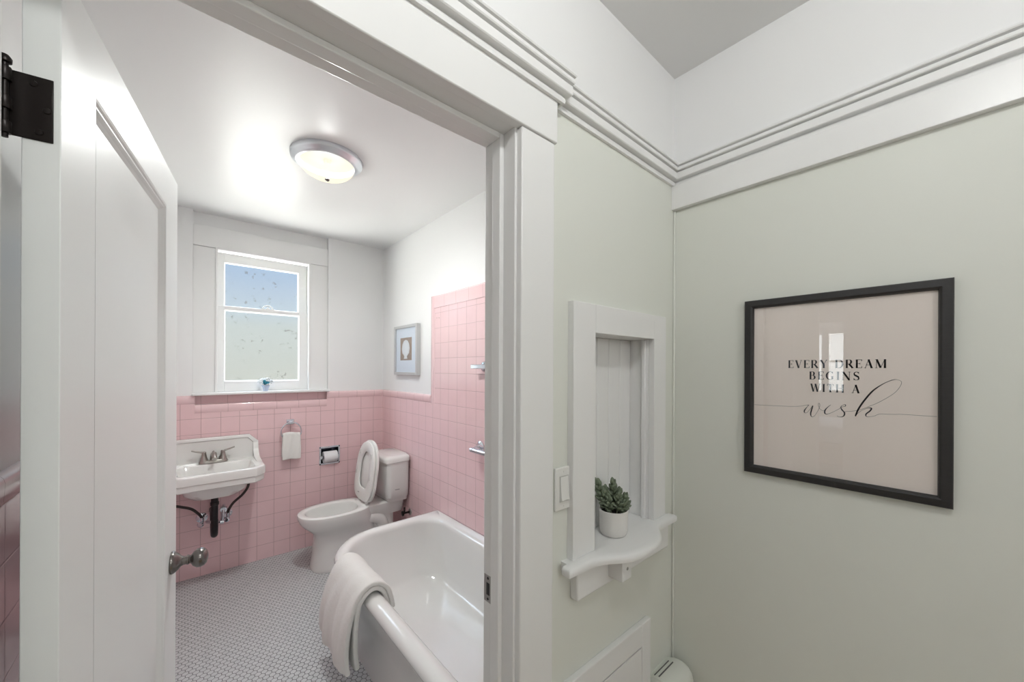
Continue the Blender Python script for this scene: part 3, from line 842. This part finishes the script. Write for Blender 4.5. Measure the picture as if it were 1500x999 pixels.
# ------------------------------------------------------------------ bars on the tub wall
gb = thing('grab_bar', 'chrome grab bar on the pink tile just above the tub', 'grab bar', (XR, 1.9, .95))
for y in (1.905, .98):
    bm = B(); lathe(bm, [(.036, 0), (.036, .004), (.030, .009), (.018, .012), (.014, .013)], (XR-.0005, y, .975), (-1, 0, 0), 28); obj('flange', bm, M['chrome'], gb, smooth=40)
bm = B(); tube(bm, smoothpath([(XR-.005, 1.905, .975), (XR-.035, 1.91, .968), (XR-.05, 1.90, .962), (XR-.052, 1.86, .96), (XR-.052, 1.03, .96), (XR-.05, .99, .962), (XR-.035, .975, .968), (XR-.005, .98, .975)], 6), .0145, 14); obj('bar', bm, M['chrome'], gb, smooth=True)
tbar = thing('towel_bar', 'flat chrome bar on a round post high on the tiled tub wall', 'towel bar', (XR, 1.87, 1.47))
for y in (1.87, 1.2):
    bm = B(); lathe(bm, [(.030, 0), (.030, .006), (.022, .010), (.012, .012), (.012, .045)], (XR-.0005, y, 1.472), (-1, 0, 0), 24); obj('post', bm, M['chrome'], tbar, smooth=40)
bm = B(); box(bm, XR-.052, XR-.040, 1.15, 1.945, 1.458, 1.484); obj('flat_bar', bm, M['chrome'], tbar, bevel=.003)

# ------------------------------------------------------------------ shell picture
sp = thing('framed_shell_print', 'small silver framed shell print on the white bathroom wall above the toilet', 'picture', (XR+T, 2.92, 1.41))
fy0, fy1, fz0, fz1 = 2.715, 3.135, 1.405, 1.812
bm = B()
for a in ((fy0, fy0+.022, fz0, fz1), (fy1-.022, fy1, fz0, fz1), (fy0+.022, fy1-.022, fz0, fz0+.022), (fy0+.022, fy1-.022, fz1-.022, fz1)): box(bm, XR-.026, XR+T, a[0], a[1], a[2], a[3])
obj('picture_frame', bm, M['silver'], sp, bevel=.002)
bm = B(); box(bm, XR-.012, XR+T, fy0+.02, fy1-.02, fz0+.02, fz1-.02); mt = obj('mat_board', bm, M['mat'], sp)
bm = B(); box(bm, XR-.0135, XR-.011, 2.825, 3.03, 1.525, 1.710); obj('print', bm, M['shellbrown'], mt)
bm = B()
cy, cz = 2.928, 1.620
def shellring(k, h):
    out = []
    for i in range(40):
        a = 2*PI*i/40
        r = k*(1 + .03*math.cos(12*a))*(1 if math.sin(a) > -.6 else .92)
        out.append((XR-.0135-h, cy + .068*r*math.cos(a), cz + .072*r*math.sin(a)))
    return out
loft(bm, [shellring(1, 0), shellring(.97, .003), shellring(.7, .006), shellring(.3, .007)])
prism(bm, [(cy-.02, cz-.06), (cy+.02, cz-.06), (cy+.032, cz-.083), (cy-.032, cz-.083)], XR-.0165, XR-.0134, 'x')
obj('shell', bm, M['shell'], mt, smooth=40)
bm = B(); box(bm, XR-.0215, XR-.0195, fy0+.021, fy1-.021, fz0+.021, fz1-.021); obj('glass', bm, M['glass'], sp)

# ------------------------------------------------------------------ vase on the sill
vz = thing('flower_vase', 'tiny pale blue vase of teal and white blooms on the window sill', 'vase', (.478, 3.425, 1.281))
c = (.478, 3.425, 1.281)
bm = B(); lathe(bm, [(.014, 0), (.015, .002), (.018, .02), (.026, .042), (.0275, .045), (.025, .045), (.016, .02), (.0, .012)], c, n=28, caps=(True, False)); obj('cup', bm, M['paleblue'], vz, smooth=50)
def blob(bm, c, r, sq=1., n=8):
    rr = [[(c[0]+r*math.sin(PI*j/n)*math.cos(2*PI*k/10), c[1]+r*math.sin(PI*j/n)*math.sin(2*PI*k/10), c[2]-r*sq*math.cos(PI*j/n)) for k in range(10)] for j in range(1, n)]
    loft(bm, rr)
for i in range(15):
    a = i*2.4; white = i >= 8
    q = (.032 + .006*(i % 2)) if white else .020*math.sqrt(i/8)
    x, y, z = c[0]+q*math.cos(a), c[1]+.8*q*math.sin(a)+(.006 if white else -.008), c[2]+.058+(.022*R.random() if not white else .012+.020*math.sin(a)**2)
    bm = B()
    if not white:
        for k in range(3): lathe(bm, [(.002, 0), (.0055, .006), (.004, .015), (.0005, .022)], (x+R.uniform(-.004, .004), y+R.uniform(-.004, .004), z-.012), (R.uniform(-.4, .4)+math.cos(a)*.4, R.uniform(-.5, .2), 1), 6)
        obj('bloom', bm, M['teal'], vz, label='teal bloom')
    else:
        for k in range(5): blob(bm, (x+.010*math.cos(1.26*k), y-.003, z+.010*math.sin(1.26*k)), .0075, .8, 6)
        obj('bloom', bm, M['petal'], vz, smooth=True, label='white bloom')
bm = B()
for i in range(9): tube(bm, [(c[0]+.008*math.cos(i), c[1]+.008*math.sin(i), c[2]+.012), (c[0]+.02*math.cos(i*2.4), c[1]+.016*math.sin(i*2.4), c[2]+.052)], .0012, 6)
obj('stem', bm, M['stem'], vz)

# ------------------------------------------------------------------ wall niche in the hall
ni = thing('wall_niche', 'white trimmed wall niche with a bowed shelf in the green hall wall', 'niche', (1.0, YH, .95))
nx0, nx1, nzt, nz0 = .858, 1.174, 1.559, .962
bm = B(); box(bm, .765, nx0, .640, YH, nz0, 1.638); box(bm, nx1, 1.251, .640, YH, nz0, 1.638); box(bm, nx0, nx1, .640, YH, nzt, 1.638); obj('niche_casing', bm, M['white'], ni, bevel=.0015)
bm = B()
box(bm, .846, nx0, .6605, .747, nz0, 1.572); box(bm, nx1, 1.186, .6605, .747, nz0, 1.572); box(bm, nx0, nx1, .6605, .747, nzt, 1.572)
box(bm, nx1-.012, nx1, .668, .680, nz0, nzt-.001)
obj('niche_lining', bm, M['white'], ni, bevel=.0015)
bm = B()
nb = 5; w = (nx1-nx0)/nb
for i in range(nb): box(bm, nx0+i*w+.0008, nx0+(i+1)*w-.0008, .729, .747, nz0, nzt)
obj('beadboard_back', bm, M['white'], ni, bevel=.0022)
sh = [(.722, .640), (.722, .614), (.745, .613), (.80, .611), (.832, .604), (.858, .592), (.885, .575), (.915, .560), (.955, .551), (1.0, .549), (1.045, .553), (1.085, .566), (1.115, .583), (1.137, .600), (1.158, .610), (1.19, .613), (1.27, .613), (1.283, .614), (1.283, .640)]
bm = B()
inner = smoothpath(sh[1:-1], 3)
full = [(.722, .640)] + inner + [(1.283, .640)]
cc = (1.0, .66)
def shelf_ring(i, z): return [(cc[0]+(x-cc[0])*(1-i/.28), y+i if y < .64 else y, z) for x, y in full]
loft(bm, [shelf_ring(.006, .938), shelf_ring(.001, .941), shelf_ring(0, .949), shelf_ring(.001, .957), shelf_ring(.006, .9615), shelf_ring(.02, .9625)])
box(bm, .722+.02, 1.283-.02, .6395, YH+.0, .938, .9622); box(bm, .847, 1.185, YH-.001, .746, .945, .9622)
obj('shelf', bm, M['white'], ni, smooth=50)
bm = B(); box(bm, .777, 1.262, .634, YH, .853, .9385); obj('apron', bm, M['white'], ni, bevel=.004)
bm = B(); box(bm, .912, .958, .588, .635, .874, .939); bk = obj('bracket_block', bm, M['white'], ni, bevel=.002)
bm = B(); lathe(bm, [(.005, 0), (.004, .001)], (.937, .5882, .905), (0, -1, 0), 12); obj('screw', bm, M['steel'], bk)

# potted succulent in the niche
PX, PY, PZ = .987, .668, .9625
pl = thing('potted_succulent', 'dark green succulent in a white ceramic pot standing in the wall niche', 'plant', (PX, PY, PZ))
bm = B(); lathe(bm, [(.030, 0), (.036, .002), (.0395, .008), (.0415, .02), (.0425, .072), (.0425, .0745), (.0405, .0755), (.0395, .0735), (.039, .062), (.0, .060)], (PX, PY, PZ), n=48, caps=(True, False)); obj('pot', bm, M['pot'], pl, smooth=40)
bm = B(); lathe(bm, [(.0392, .058), (.0392, .064), (.02, .067), (.0, .066)], (PX, PY, PZ), n=28); obj('soil', bm, M['soil'], pl, smooth=True)
def leafmesh(bm, base, d, L, wd):
    u, v, d = frame_of(d)
    base = Vector(base)
    rings = []
    for t, r in ((0, .25), (.2, .75), (.5, 1), (.75, .82), (.92, .4), (1, .05)):
        rings.append([base + d*(L*t) + (u*math.cos(2*PI*k/7)*wd + v*math.sin(2*PI*k/7)*wd*.72)*r for k in range(7)])
    loft(bm, rings)
stems = [((-.014, .0), (-.046, .004), .096, 1.2), ((.0, .006), (.0, .006), .094, 1.2), ((.014, 0), (.034, .0), .052, 1.05), ((-.008, -.012), (-.02, -.014), .055, 1.05), ((.006, -.012), (.010, -.016), .062, 1.05),
         ((-.016, .002), (-.030, -.006), .062, 1.05), ((.016, -.006), (.030, -.012), .034, 1.0), ((.008, .008), (.018, .004), .068, 1.1), ((-.004, .012), (-.020, .014), .07, 1.1), ((.018, .002), (.040, -.002), .030, .95)]
def rf(r, f): return (.756*r + .654*f, -.654*r + .756*f)   # sideways / backwards in the niche
stems = [(rf(*a), rf(*b), h, k) for a, b, h, k in stems]
for (bx, by), (tx, ty), h, k in stems:
    bm = B()
    p0 = Vector((PX+bx, PY+by, PZ+.062)); p1 = Vector((PX+tx, PY+ty, PZ+.062+h*.9))
    mid = (p0+p1)/2 + Vector((tx-bx, ty-by, 0))*.15
    path = smoothpath([tuple(p0), tuple(mid), tuple(p1)], 6)
    tube(bm, path, .0022, 6)
    st = obj('stem', bm, M['stem'], pl, smooth=True)
    bm = B()
    dirv = (p1-mid).normalized(); u, v, _ = frame_of(dirv)
    NL = int(11 + 110*h)
    for i in range(NL):
        t = .30 + .70*i/(NL-1)
        q = Vector(path[min(int(t*12), 12)])
        a = i*2.39996 + h*40
        op = 1.15 - .95*((t-.3)/.7)**1.5
        d = dirv*math.cos(op) + (u*math.cos(a)+v*math.sin(a))*math.sin(op)
        leafmesh(bm, q, d, k*(.0205-.004*abs(t-.6)), k*.0066)
    obj('leaves', bm, M['leaf'], st, smooth=True)

# ------------------------------------------------------------------ light switch, access panel, corner unit
sw = thing('light_switch', 'white rocker light switch beside the door casing', 'light switch', (.744, YH, 1.098))
bm = B(); box(bm, .712, .776, .653, YH, 1.097, 1.207); obj('switch_plate', bm, M['plastic'], sw, bevel=.003, seg=3)
bm = B(); box(bm, .7275, .7605, .6515, .654, 1.119, 1.185); obj('switch_bezel', bm, plain('ivory_gap', (.55, .55, .52, 1), .4), sw)
bm = B(); prism(bm, [(.653, 1.121), (.6455, 1.123), (.6495, 1.152), (.651, 1.183), (.653, 1.183)], .7295, .7585, 'x'); obj('rocker', bm, M['plastic'], sw, bevel=.001)
for z in (1.108, 1.196):
    bm = B(); lathe(bm, [(.003, 0), (.0025, .0008)], (.744, .653, z), (0, -1, 0), 10); obj('screw', bm, M['plastic'], sw)

ap = thing('access_panel', 'white framed access panel low on the green wall below the niche', 'access panel', (.95, YH, .1))
ax0, ax1, az0, az1 = .70, 1.163, .10, .646
bm = B()
for a in ((ax0, ax0+.052, az0, az1), (ax1-.052, ax1, az0, az1), (ax0+.052, ax1-.052, az1-.070, az1), (ax0+.052, ax1-.052, az0, az0+.07)): box(bm, a[0], a[1], .642, YH, a[2], a[3])
obj('panel_frame', bm, M['white'], ap, bevel=.0025)
bm = B(); box(bm, ax0+.0555, ax1-.0555, .6425, YH, az0+.0735, az1-.0745); obj('panel_door', bm, M['white'], ap, bevel=.001)
bm = B(); box(bm, ax0+.05, ax1-.05, .655, YH+.0, az0+.068, az1-.068); obj('gap_shade', bm, M['dark'], ap)  # dark sheet painted in as the shade of the door seam

hu = thing('wall_heater', 'sage painted rounded metal cover low in the corner beside access panel', 'heater', (1.26, YH, .05))
bm = B()
hp = [(YH, .05), (.575, .05), (.57, .06), (.57, .405), (.575, .425), (.588, .440), (.606, .447), (.625, .447), (.640, .444), (.650, .438), (YH, .436)]
hp2 = [(.62+(y-.62)*.93, .06+(z-.06)*.975) for y, z in hp]
loft(bm, [[(x, y, z) for y, z in p] for x, p in ((1.172, hp2), (1.178, hp), (1.305, hp), (1.318, [(.62+(y-.62)*.96, z-.003) for y, z in hp]), (1.328, [(.62+(y-.62)*.8, z-.012) for y, z in hp]))])
obj('cover', bm, M['green'], hu, smooth=50)
bm = B()
for y, z in ((.628, .4475), (.643, .4435)): tube(bm, [(1.19, y, z-.0008), (1.285, y, z-.0008)], .0022, 6)
obj('vent_slot', bm, M['seam'], hu)

# ------------------------------------------------------------------ framed print in the hall
fp = thing('framed_print', 'large black framed lettered print hanging on the green hall wall', 'picture', (XH, .21, 1.14))
qy0, qy1, qz0, qz1 = -.004, .424, 1.143, 1.673
FW = .0245
bm = B()
prf = [(0, 0), (0, .016), (.002, .019), (.018, .021), (.022, .018), (.0245, .012), (.0245, 0)]   # inset from outer edge, height off the wall
def fr(i, h): return [(XH-h, qy0+i, qz0+i), (XH-h, qy1-i, qz0+i), (XH-h, qy1-i, qz1-i), (XH-h, qy0+i, qz1-i)]
rings = [fr(i, h) for i, h in prf]
loft(bm, rings+[rings[0]], False, False); bmesh.ops.remove_doubles(bm, verts=bm.verts, dist=1e-6)
obj('picture_frame', bm, M['frame'], fp, smooth=False)
bm = B(); box(bm, XH-.008, XH, qy0+.02, qy1-.02, qz0+.02, qz1-.02); pr_ = obj('print', bm, M['paper'], fp)
XT = XH-.0082
bm = B()
def poly(pts, dx=0.):   # pts as (reading x to the right, z up); reading direction is -Y
    vs_ = [bm.verts.new((XT-dx, -x, z)) for x, z in pts]
    bm.faces.new(vs_)
def stroke(path, widths):
    n = len(path)
    L, Rr = [], []
    for i, (x, z) in enumerate(path):
        a, b = path[max(i-1, 0)], path[min(i+1, n-1)]
        dx, dz = b[0]-a[0], b[1]-a[1]; l = math.hypot(dx, dz) or 1
        nx, nz = -dz/l, dx/l; w = widths[i]/2
        L.append((x+nx*w, z+nz*w)); Rr.append((x-nx*w, z-nz*w))
    for i in range(n-1): poly([L[i], L[i+1], Rr[i+1], Rr[i]])
TH, TN = .20, .05
def ln(x0, z0, x1, z1, w): return ('s', [(x0, z0), (x1, z1)], [w, w])
def ser(x, z, w): return ('s', [(x-w/2, z), (x+w/2, z)], [TN, TN])
def curve(cx, cz, rx, rz, a0, a1, thick=TH, n=18):
    p, ws = [], []
    for k in range(n+1):
        a = math.radians(a0+(a1-a0)*k/n); p.append((cx+rx*math.cos(a), cz+rz*math.sin(a))); ws.append(TN+(thick-TN)*abs(math.cos(a))**1.4)
    return ('s', p, ws)
b_, t_ = TN/2, 1-TN/2
G = {
 'E': (.86, [ln(.2, 0, .2, 1, TH), ln(.06, b_, .80, b_, TN), ln(.06, t_, .78, t_, TN), ln(.2, .52, .56, .52, TN), ln(.79, 0, .79, .22, TN), ln(.77, .80, .77, 1, TN), ln(.56, .42, .56, .62, TN)]),
 'V': (1.1, [ln(.18, 1, .56, 0, TH*1.05), ln(.92, 1, .56, 0, TN), ser(.18, t_, .32), ser(.92, t_, .26)]),
 'R': (1.08, [ln(.2, 0, .2, 1, TH), ser(.2, b_, .3), ln(.06, t_, .5, t_, TN), ln(.2, .48, .5, .48, TN), curve(.5, .74, .24, .24, -90, 90), ln(.5, .48, .92, 0, TH), ser(.94, b_, .2)]),
 'Y': (1.05, [ln(.16, 1, .53, .45, TH), ln(.9, 1, .53, .45, TN), ln(.53, 0, .53, .47, TH), ser(.53, b_, .3), ser(.16, t_, .3), ser(.9, t_, .24)]),
 'D': (1.15, [ln(.2, 0, .2, 1, TH), ln(.06, b_, .5, b_, TN), ln(.06, t_, .5, t_, TN), curve(.5, .5, .48, .478, -90, 90)]),
 'A': (1.12, [ln(.56, 1, .94, 0, TH*1.05), ln(.56, 1, .18, 0, TN), ln(.32, .36, .8, .36, TN), ser(.17, b_, .26), ser(.94, b_, .3)]),
 'M': (1.38, [ln(.18, 0, .2, 1, TN), ln(.22, 1, .68, .04, TH), ln(.68, .04, 1.14, 1, TN), ln(1.16, 0, 1.16, 1, TH), ser(.18, b_, .26), ser(1.16, b_, .3), ser(.16, t_, .2), ser(1.2, t_, .22)]),
 'B': (.98, [ln(.2, 0, .2, 1, TH), ln(.06, b_, .5, b_, TN), ln(.06, t_, .46, t_, TN), ln(.2, .52, .5, .52, TN), curve(.46, .75, .22, .235, -90, 90), curve(.5, .27, .28, .25, -90, 90)]),
 'G': (1.15, [curve(.58, .5, .47, .478, 50, 310), ln(.86, 0.1, .86, .42, TH*.9), ser(.86, .42, .3), ln(.885, .76, .885, .98, TN)]),
 'I': (.46, [ln(.23, 0, .23, 1, TH), ser(.23, b_, .32), ser(.23, t_, .32)]),
 'N': (1.2, [ln(.2, 0, .2, 1, TN), ln(.2, 1, .98, 0, TH), ln(.98, 0, .98, 1, TN), ser(.2, b_, .26), ser(.14, t_, .24), ser(.98, t_, .26)]),
 'S': (.86, [curve(.43, .74, .28, .238, 35, 180, TH*.7), ('s', [(.15, .74), (.22, .62), (.43, .51), (.64, .40), (.71, .26)], [TH*.7, TH, TH*1.1, TH, TH*.7]), curve(.41, .26, .30, .238, 0, -150, TH*.7), ln(.70, .78, .70, .98, TN), ln(.12, .02, .12, .24, TN)]),
 'W': (1.5, [ln(.14, 1, .46, 0, TH), ln(.46, 0, .77, 1, TN), ln(.73, 1, 1.05, 0, TH), ln(1.05, 0, 1.36, 1, TN), ser(.14, t_, .28), ser(.75, t_, .28), ser(1.36, t_, .24)]),
 'T': (1.0, [ln(.5, 0, .5, 1, TH), ser(.5, b_, .32), ln(.08, t_, .92, t_, TN), ln(.09, .78, .09, 1, TN), ln(.91, .78, .91, 1, TN)]),
 'H': (1.2, [ln(.22, 0, .22, 1, TH), ln(.98, 0, .98, 1, TH), ln(.22, .52, .98, .52, TN), ser(.22, b_, .32), ser(.22, t_, .32), ser(.98, b_, .32), ser(.98, t_, .32)]),
}
def write(txt, x0, x1, z0, h, gap=.16, sp=.62):
    tot = sum(G[c][0] if c != ' ' else sp for c in txt) + gap*(len(txt)-1)
    kx = (x1-x0)/tot; x = x0
    for c in txt:
        if c != ' ':
            for _, pth, ws in G[c][1]:
                stroke([(x+px*kx, z0+pz*h) for px, pz in pth], [w_*(kx+h)/2 for w_ in ws])
        x += ((G[c][0] if c != ' ' else sp) + gap)*kx
write('EVERY DREAM', -.3125, -.106, 1.4655, .0225)
write('BEGINS', -.263, -.156, 1.4335, .0222, .2)
write('WITH A', -.260, -.156, 1.3995, .0222, .2, .5)
# script word: points in a unit frame (x right, z up, stroke width), scaled onto the print
def script(pts, k=7):
    pp = smoothpath(pts, k)
    stroke([(p[0], p[1]) for p in pp], [max(p[2], .0006) for p in pp])
SCR = [[(-0.398, 1.352, 0.0007), (-0.336, 1.353, 0.0007), (-0.306, 1.354, 0.0007), (-0.285, 1.356, 0.0007), (-0.271, 1.36, 0.0007), (-0.263, 1.361, 0.0015)], [(-0.263, 1.361, 0.0007), (-0.268, 1.354, 0.0015), (-0.273, 1.345, 0.0028), (-0.273, 1.339, 0.0015), (-0.268, 1.339, 0.0007), (-0.26, 1.35, 0.0007), (-0.254, 1.36, 0.0015), (-0.257, 1.348, 0.0028), (-0.259, 1.337, 0.0028), (-0.257, 1.329, 0.0015), (-0.251, 1.331, 0.0007), (-0.244, 1.344, 0.0007), (-0.239, 1.358, 0.0007), (-0.239, 1.366, 0.0007), (-0.241, 1.368, 0.0007), (-0.242, 1.363, 0.0007), (-0.239, 1.353, 0.0007), (-0.232, 1.348, 0.0007), (-0.225, 1.352, 0.0007)], [(-0.215, 1.365, 0.0007), (-0.221, 1.359, 0.0015), (-0.227, 1.35, 0.0028), (-0.228, 1.342, 0.0028), (-0.224, 1.339, 0.0015), (-0.215, 1.343, 0.0007), (-0.201, 1.353, 0.0007), (-0.19, 1.362, 0.0007), (-0.185, 1.364, 0.0015), (-0.185, 1.368, 0.0015), (-0.19, 1.366, 0.0007), (-0.194, 1.361, 0.0015), (-0.192, 1.354, 0.0028), (-0.187, 1.347, 0.0028), (-0.187, 1.34, 0.0028), (-0.191, 1.335, 0.0015), (-0.198, 1.334, 0.0007), (-0.202, 1.337, 0.0007)], [(-0.187, 1.347, 0.0007), (-0.183, 1.35, 0.0007), (-0.175, 1.351, 0.0007), (-0.167, 1.353, 0.0007), (-0.157, 1.356, 0.0007), (-0.14, 1.366, 0.0007), (-0.12, 1.379, 0.0007), (-0.099, 1.397, 0.0007), (-0.088, 1.41, 0.0007), (-0.081, 1.425, 0.0007), (-0.081, 1.433, 0.0007), (-0.088, 1.437, 0.0007), (-0.096, 1.436, 0.0015), (-0.111, 1.427, 0.0015), (-0.131, 1.408, 0.0032199999999999998), (-0.148, 1.381, 0.00364), (-0.159, 1.358, 0.00364), (-0.165, 1.339, 0.0028)], [(-0.165, 1.339, 0.0015), (-0.158, 1.35, 0.0007), (-0.147, 1.359, 0.0007), (-0.139, 1.363, 0.0015), (-0.134, 1.362, 0.0028), (-0.137, 1.355, 0.0028), (-0.144, 1.347, 0.0028), (-0.144, 1.341, 0.0015), (-0.139, 1.34, 0.0007), (-0.129, 1.343, 0.0007), (-0.119, 1.349, 0.0007), (-0.105, 1.35, 0.0007), (-0.089, 1.351, 0.0007), (-0.081, 1.352, 0.0007), (-0.052, 1.352, 0.0007), (-0.022, 1.352, 0.0007)]]
for s_ in SCR: script(s_)
bmesh.ops.solidify(bm, geom=bm.faces[:], thickness=.0002)
obj('lettering', bm, M['ink'], pr_)
bm = B(); box(bm, XH-.0125, XH-.0105, qy0+.0235, qy1-.0235, qz0+.0235, qz1-.0235); obj('glass', bm, M['glass'], fp)

# ------------------------------------------------------------------ behind the camera: bed seen in the picture glass
bed = thing('bed', 'white covered bed in the far bedroom, seen only as a reflection in the print glass', 'bed', (-5.0, 1.3, 0))
bm = B(); box(bm, -5.7, -4.3, .4, 2.3, .12, .42); obj('bed_base', bm, M['oak'], bed, bevel=.02)
bm = B(); box(bm, -5.72, -4.28, .38, 2.32, .42, .66); obj('duvet', bm, M['sheet'], bed, bevel=.08, seg=4)
HX, HY = .22, -.17
hl = thing('ceiling_lamp', 'round flush lamp on the hall ceiling behind the camera', 'lamp', (HX, HY, ZH))
bm = B(); lathe(bm, [(.150, 0), (.152, -.004), (.150, -.014), (.138, -.022), (.130, -.022), (.128, -.004)], (HX, HY, ZH), n=48, caps=(True, False)); obj('lamp_ring', bm, M['nickel'], hl, smooth=40)
bm = B(); lathe(bm, [(.129, -.02)] + [(.129*math.cos(a), -.022-.085*math.sin(a)) for a in [PI/2*k/10 for k in range(10)]] + [(.003, -.107)], (HX, HY, ZH), n=40, caps=(False, True)); obj('lamp_dome', bm, M['dome'], hl, smooth=True)

QX, QY = .1, -1.3  # unseen pendant added to fill the hall with light
pd = thing('fill_pendant', 'added frosted globe pendant, out of view, filling the hall with light', 'lamp', (QX, QY, ZH))
bm = B(); lathe(bm, [(.06, 0), (.06, -.015), (.02, -.03), (.004, -.034), (.004, -.46), (.045, -.47), (.05, -.49)], (QX, QY, ZH), n=32); obj('fill_pendant_stem', bm, M['nickel'], pd, smooth=40)
bm = B(); lathe(bm, [(.05, -.485)] + [(.15*math.sin(a), -.625+.15*math.cos(a)) for a in [.35+(PI-.35)*k/12 for k in range(12)]] + [(.003, -.775)], (QX, QY, ZH), n=40, caps=(False, True)); obj('fill_globe', bm, M['dome'], pd, smooth=True)

# ------------------------------------------------------------------ light
def light(kind, name, loc, power, col=(1, 1, 1), size=.1, size_y=None, rot=None):
    d = bpy.data.lights.new(name, kind); d.energy = power; d.color = col
    if kind in ('POINT', 'SPOT'): d.shadow_soft_size = size
    if kind == 'SPOT': d.spot_size = math.radians(176); d.spot_blend = 1.0
    if kind == 'AREA':
        d.size = size
        if size_y: d.shape = 'RECTANGLE'; d.size_y = size_y
    o = bpy.data.objects.new(name, d); COL.objects.link(o); o.location = loc
    if rot: o.rotation_euler = rot
    return o
light('SPOT', 'bath_bulb', (.567, 2.137, ZB-.066), 122, (.97, 1, .985), .04)
light('POINT', 'bath_glow', (.567, 2.137, ZB-.066), 8, (.97, 1, .985), .04)
light('POINT', 'hall_bulb', (HX, HY, ZH-.066), 34, (.985, 1, 1), .05)
light('POINT', 'fill_bulb', (QX, QY, ZH-.625), 30, (.985, 1, 1), .09)  # fill light inside the added pendant
light('AREA', 'bedroom_daylight', (-6.2, 1.47, 1.6), 6, (.9, .96, 1), 1.0, .9, (0, math.radians(-90), 0))

# sky seen through the window; unseen bands brightened to light the rooms
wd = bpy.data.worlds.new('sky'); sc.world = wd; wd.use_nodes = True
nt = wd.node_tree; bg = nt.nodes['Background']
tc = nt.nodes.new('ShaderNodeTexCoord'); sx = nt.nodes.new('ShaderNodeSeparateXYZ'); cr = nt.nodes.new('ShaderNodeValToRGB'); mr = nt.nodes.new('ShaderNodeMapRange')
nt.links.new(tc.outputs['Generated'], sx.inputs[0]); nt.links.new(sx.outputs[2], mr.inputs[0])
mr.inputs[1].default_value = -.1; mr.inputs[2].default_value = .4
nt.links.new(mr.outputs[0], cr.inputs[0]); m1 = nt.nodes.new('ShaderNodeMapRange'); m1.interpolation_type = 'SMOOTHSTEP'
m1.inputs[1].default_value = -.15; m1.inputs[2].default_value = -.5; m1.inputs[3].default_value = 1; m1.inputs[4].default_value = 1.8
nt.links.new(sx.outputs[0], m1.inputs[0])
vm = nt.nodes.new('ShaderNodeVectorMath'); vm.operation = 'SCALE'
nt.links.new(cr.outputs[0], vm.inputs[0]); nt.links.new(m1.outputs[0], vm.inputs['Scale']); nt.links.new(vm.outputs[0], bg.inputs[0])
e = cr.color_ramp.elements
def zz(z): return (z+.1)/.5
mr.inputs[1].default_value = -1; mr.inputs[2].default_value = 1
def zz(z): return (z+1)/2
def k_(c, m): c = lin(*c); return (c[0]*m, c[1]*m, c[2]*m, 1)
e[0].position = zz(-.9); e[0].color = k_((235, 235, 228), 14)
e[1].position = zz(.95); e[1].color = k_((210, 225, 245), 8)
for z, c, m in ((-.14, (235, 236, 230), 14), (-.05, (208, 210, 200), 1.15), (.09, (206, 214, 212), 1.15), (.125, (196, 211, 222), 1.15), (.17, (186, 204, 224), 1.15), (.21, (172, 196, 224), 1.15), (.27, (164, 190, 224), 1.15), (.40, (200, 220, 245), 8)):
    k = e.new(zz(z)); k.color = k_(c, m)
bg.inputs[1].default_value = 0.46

# ------------------------------------------------------------------ camera
cam = bpy.data.cameras.new('camera'); co = bpy.data.objects.new('camera', cam); COL.objects.link(co)
co.location = (0, 0, 1.46)
cam.sensor_width = 36; cam.lens = 36*557/1500; cam.shift_y = 40.5/1500; cam.clip_start = .02
YAW, ROLL = math.radians(40.87), .0045
co.rotation_euler = (Matrix.Rotation(-YAW, 4, 'Z') @ Matrix.Rotation(PI/2, 4, 'X') @ Matrix.Rotation(ROLL, 4, 'Z')).to_euler()
sc.camera = co
vs2 = sc.view_settings
vs2.view_transform = 'Standard'; vs2.look = 'None'; vs2.gamma = 1; vs2.use_curve_mapping = False; vs2.exposure = 1.15
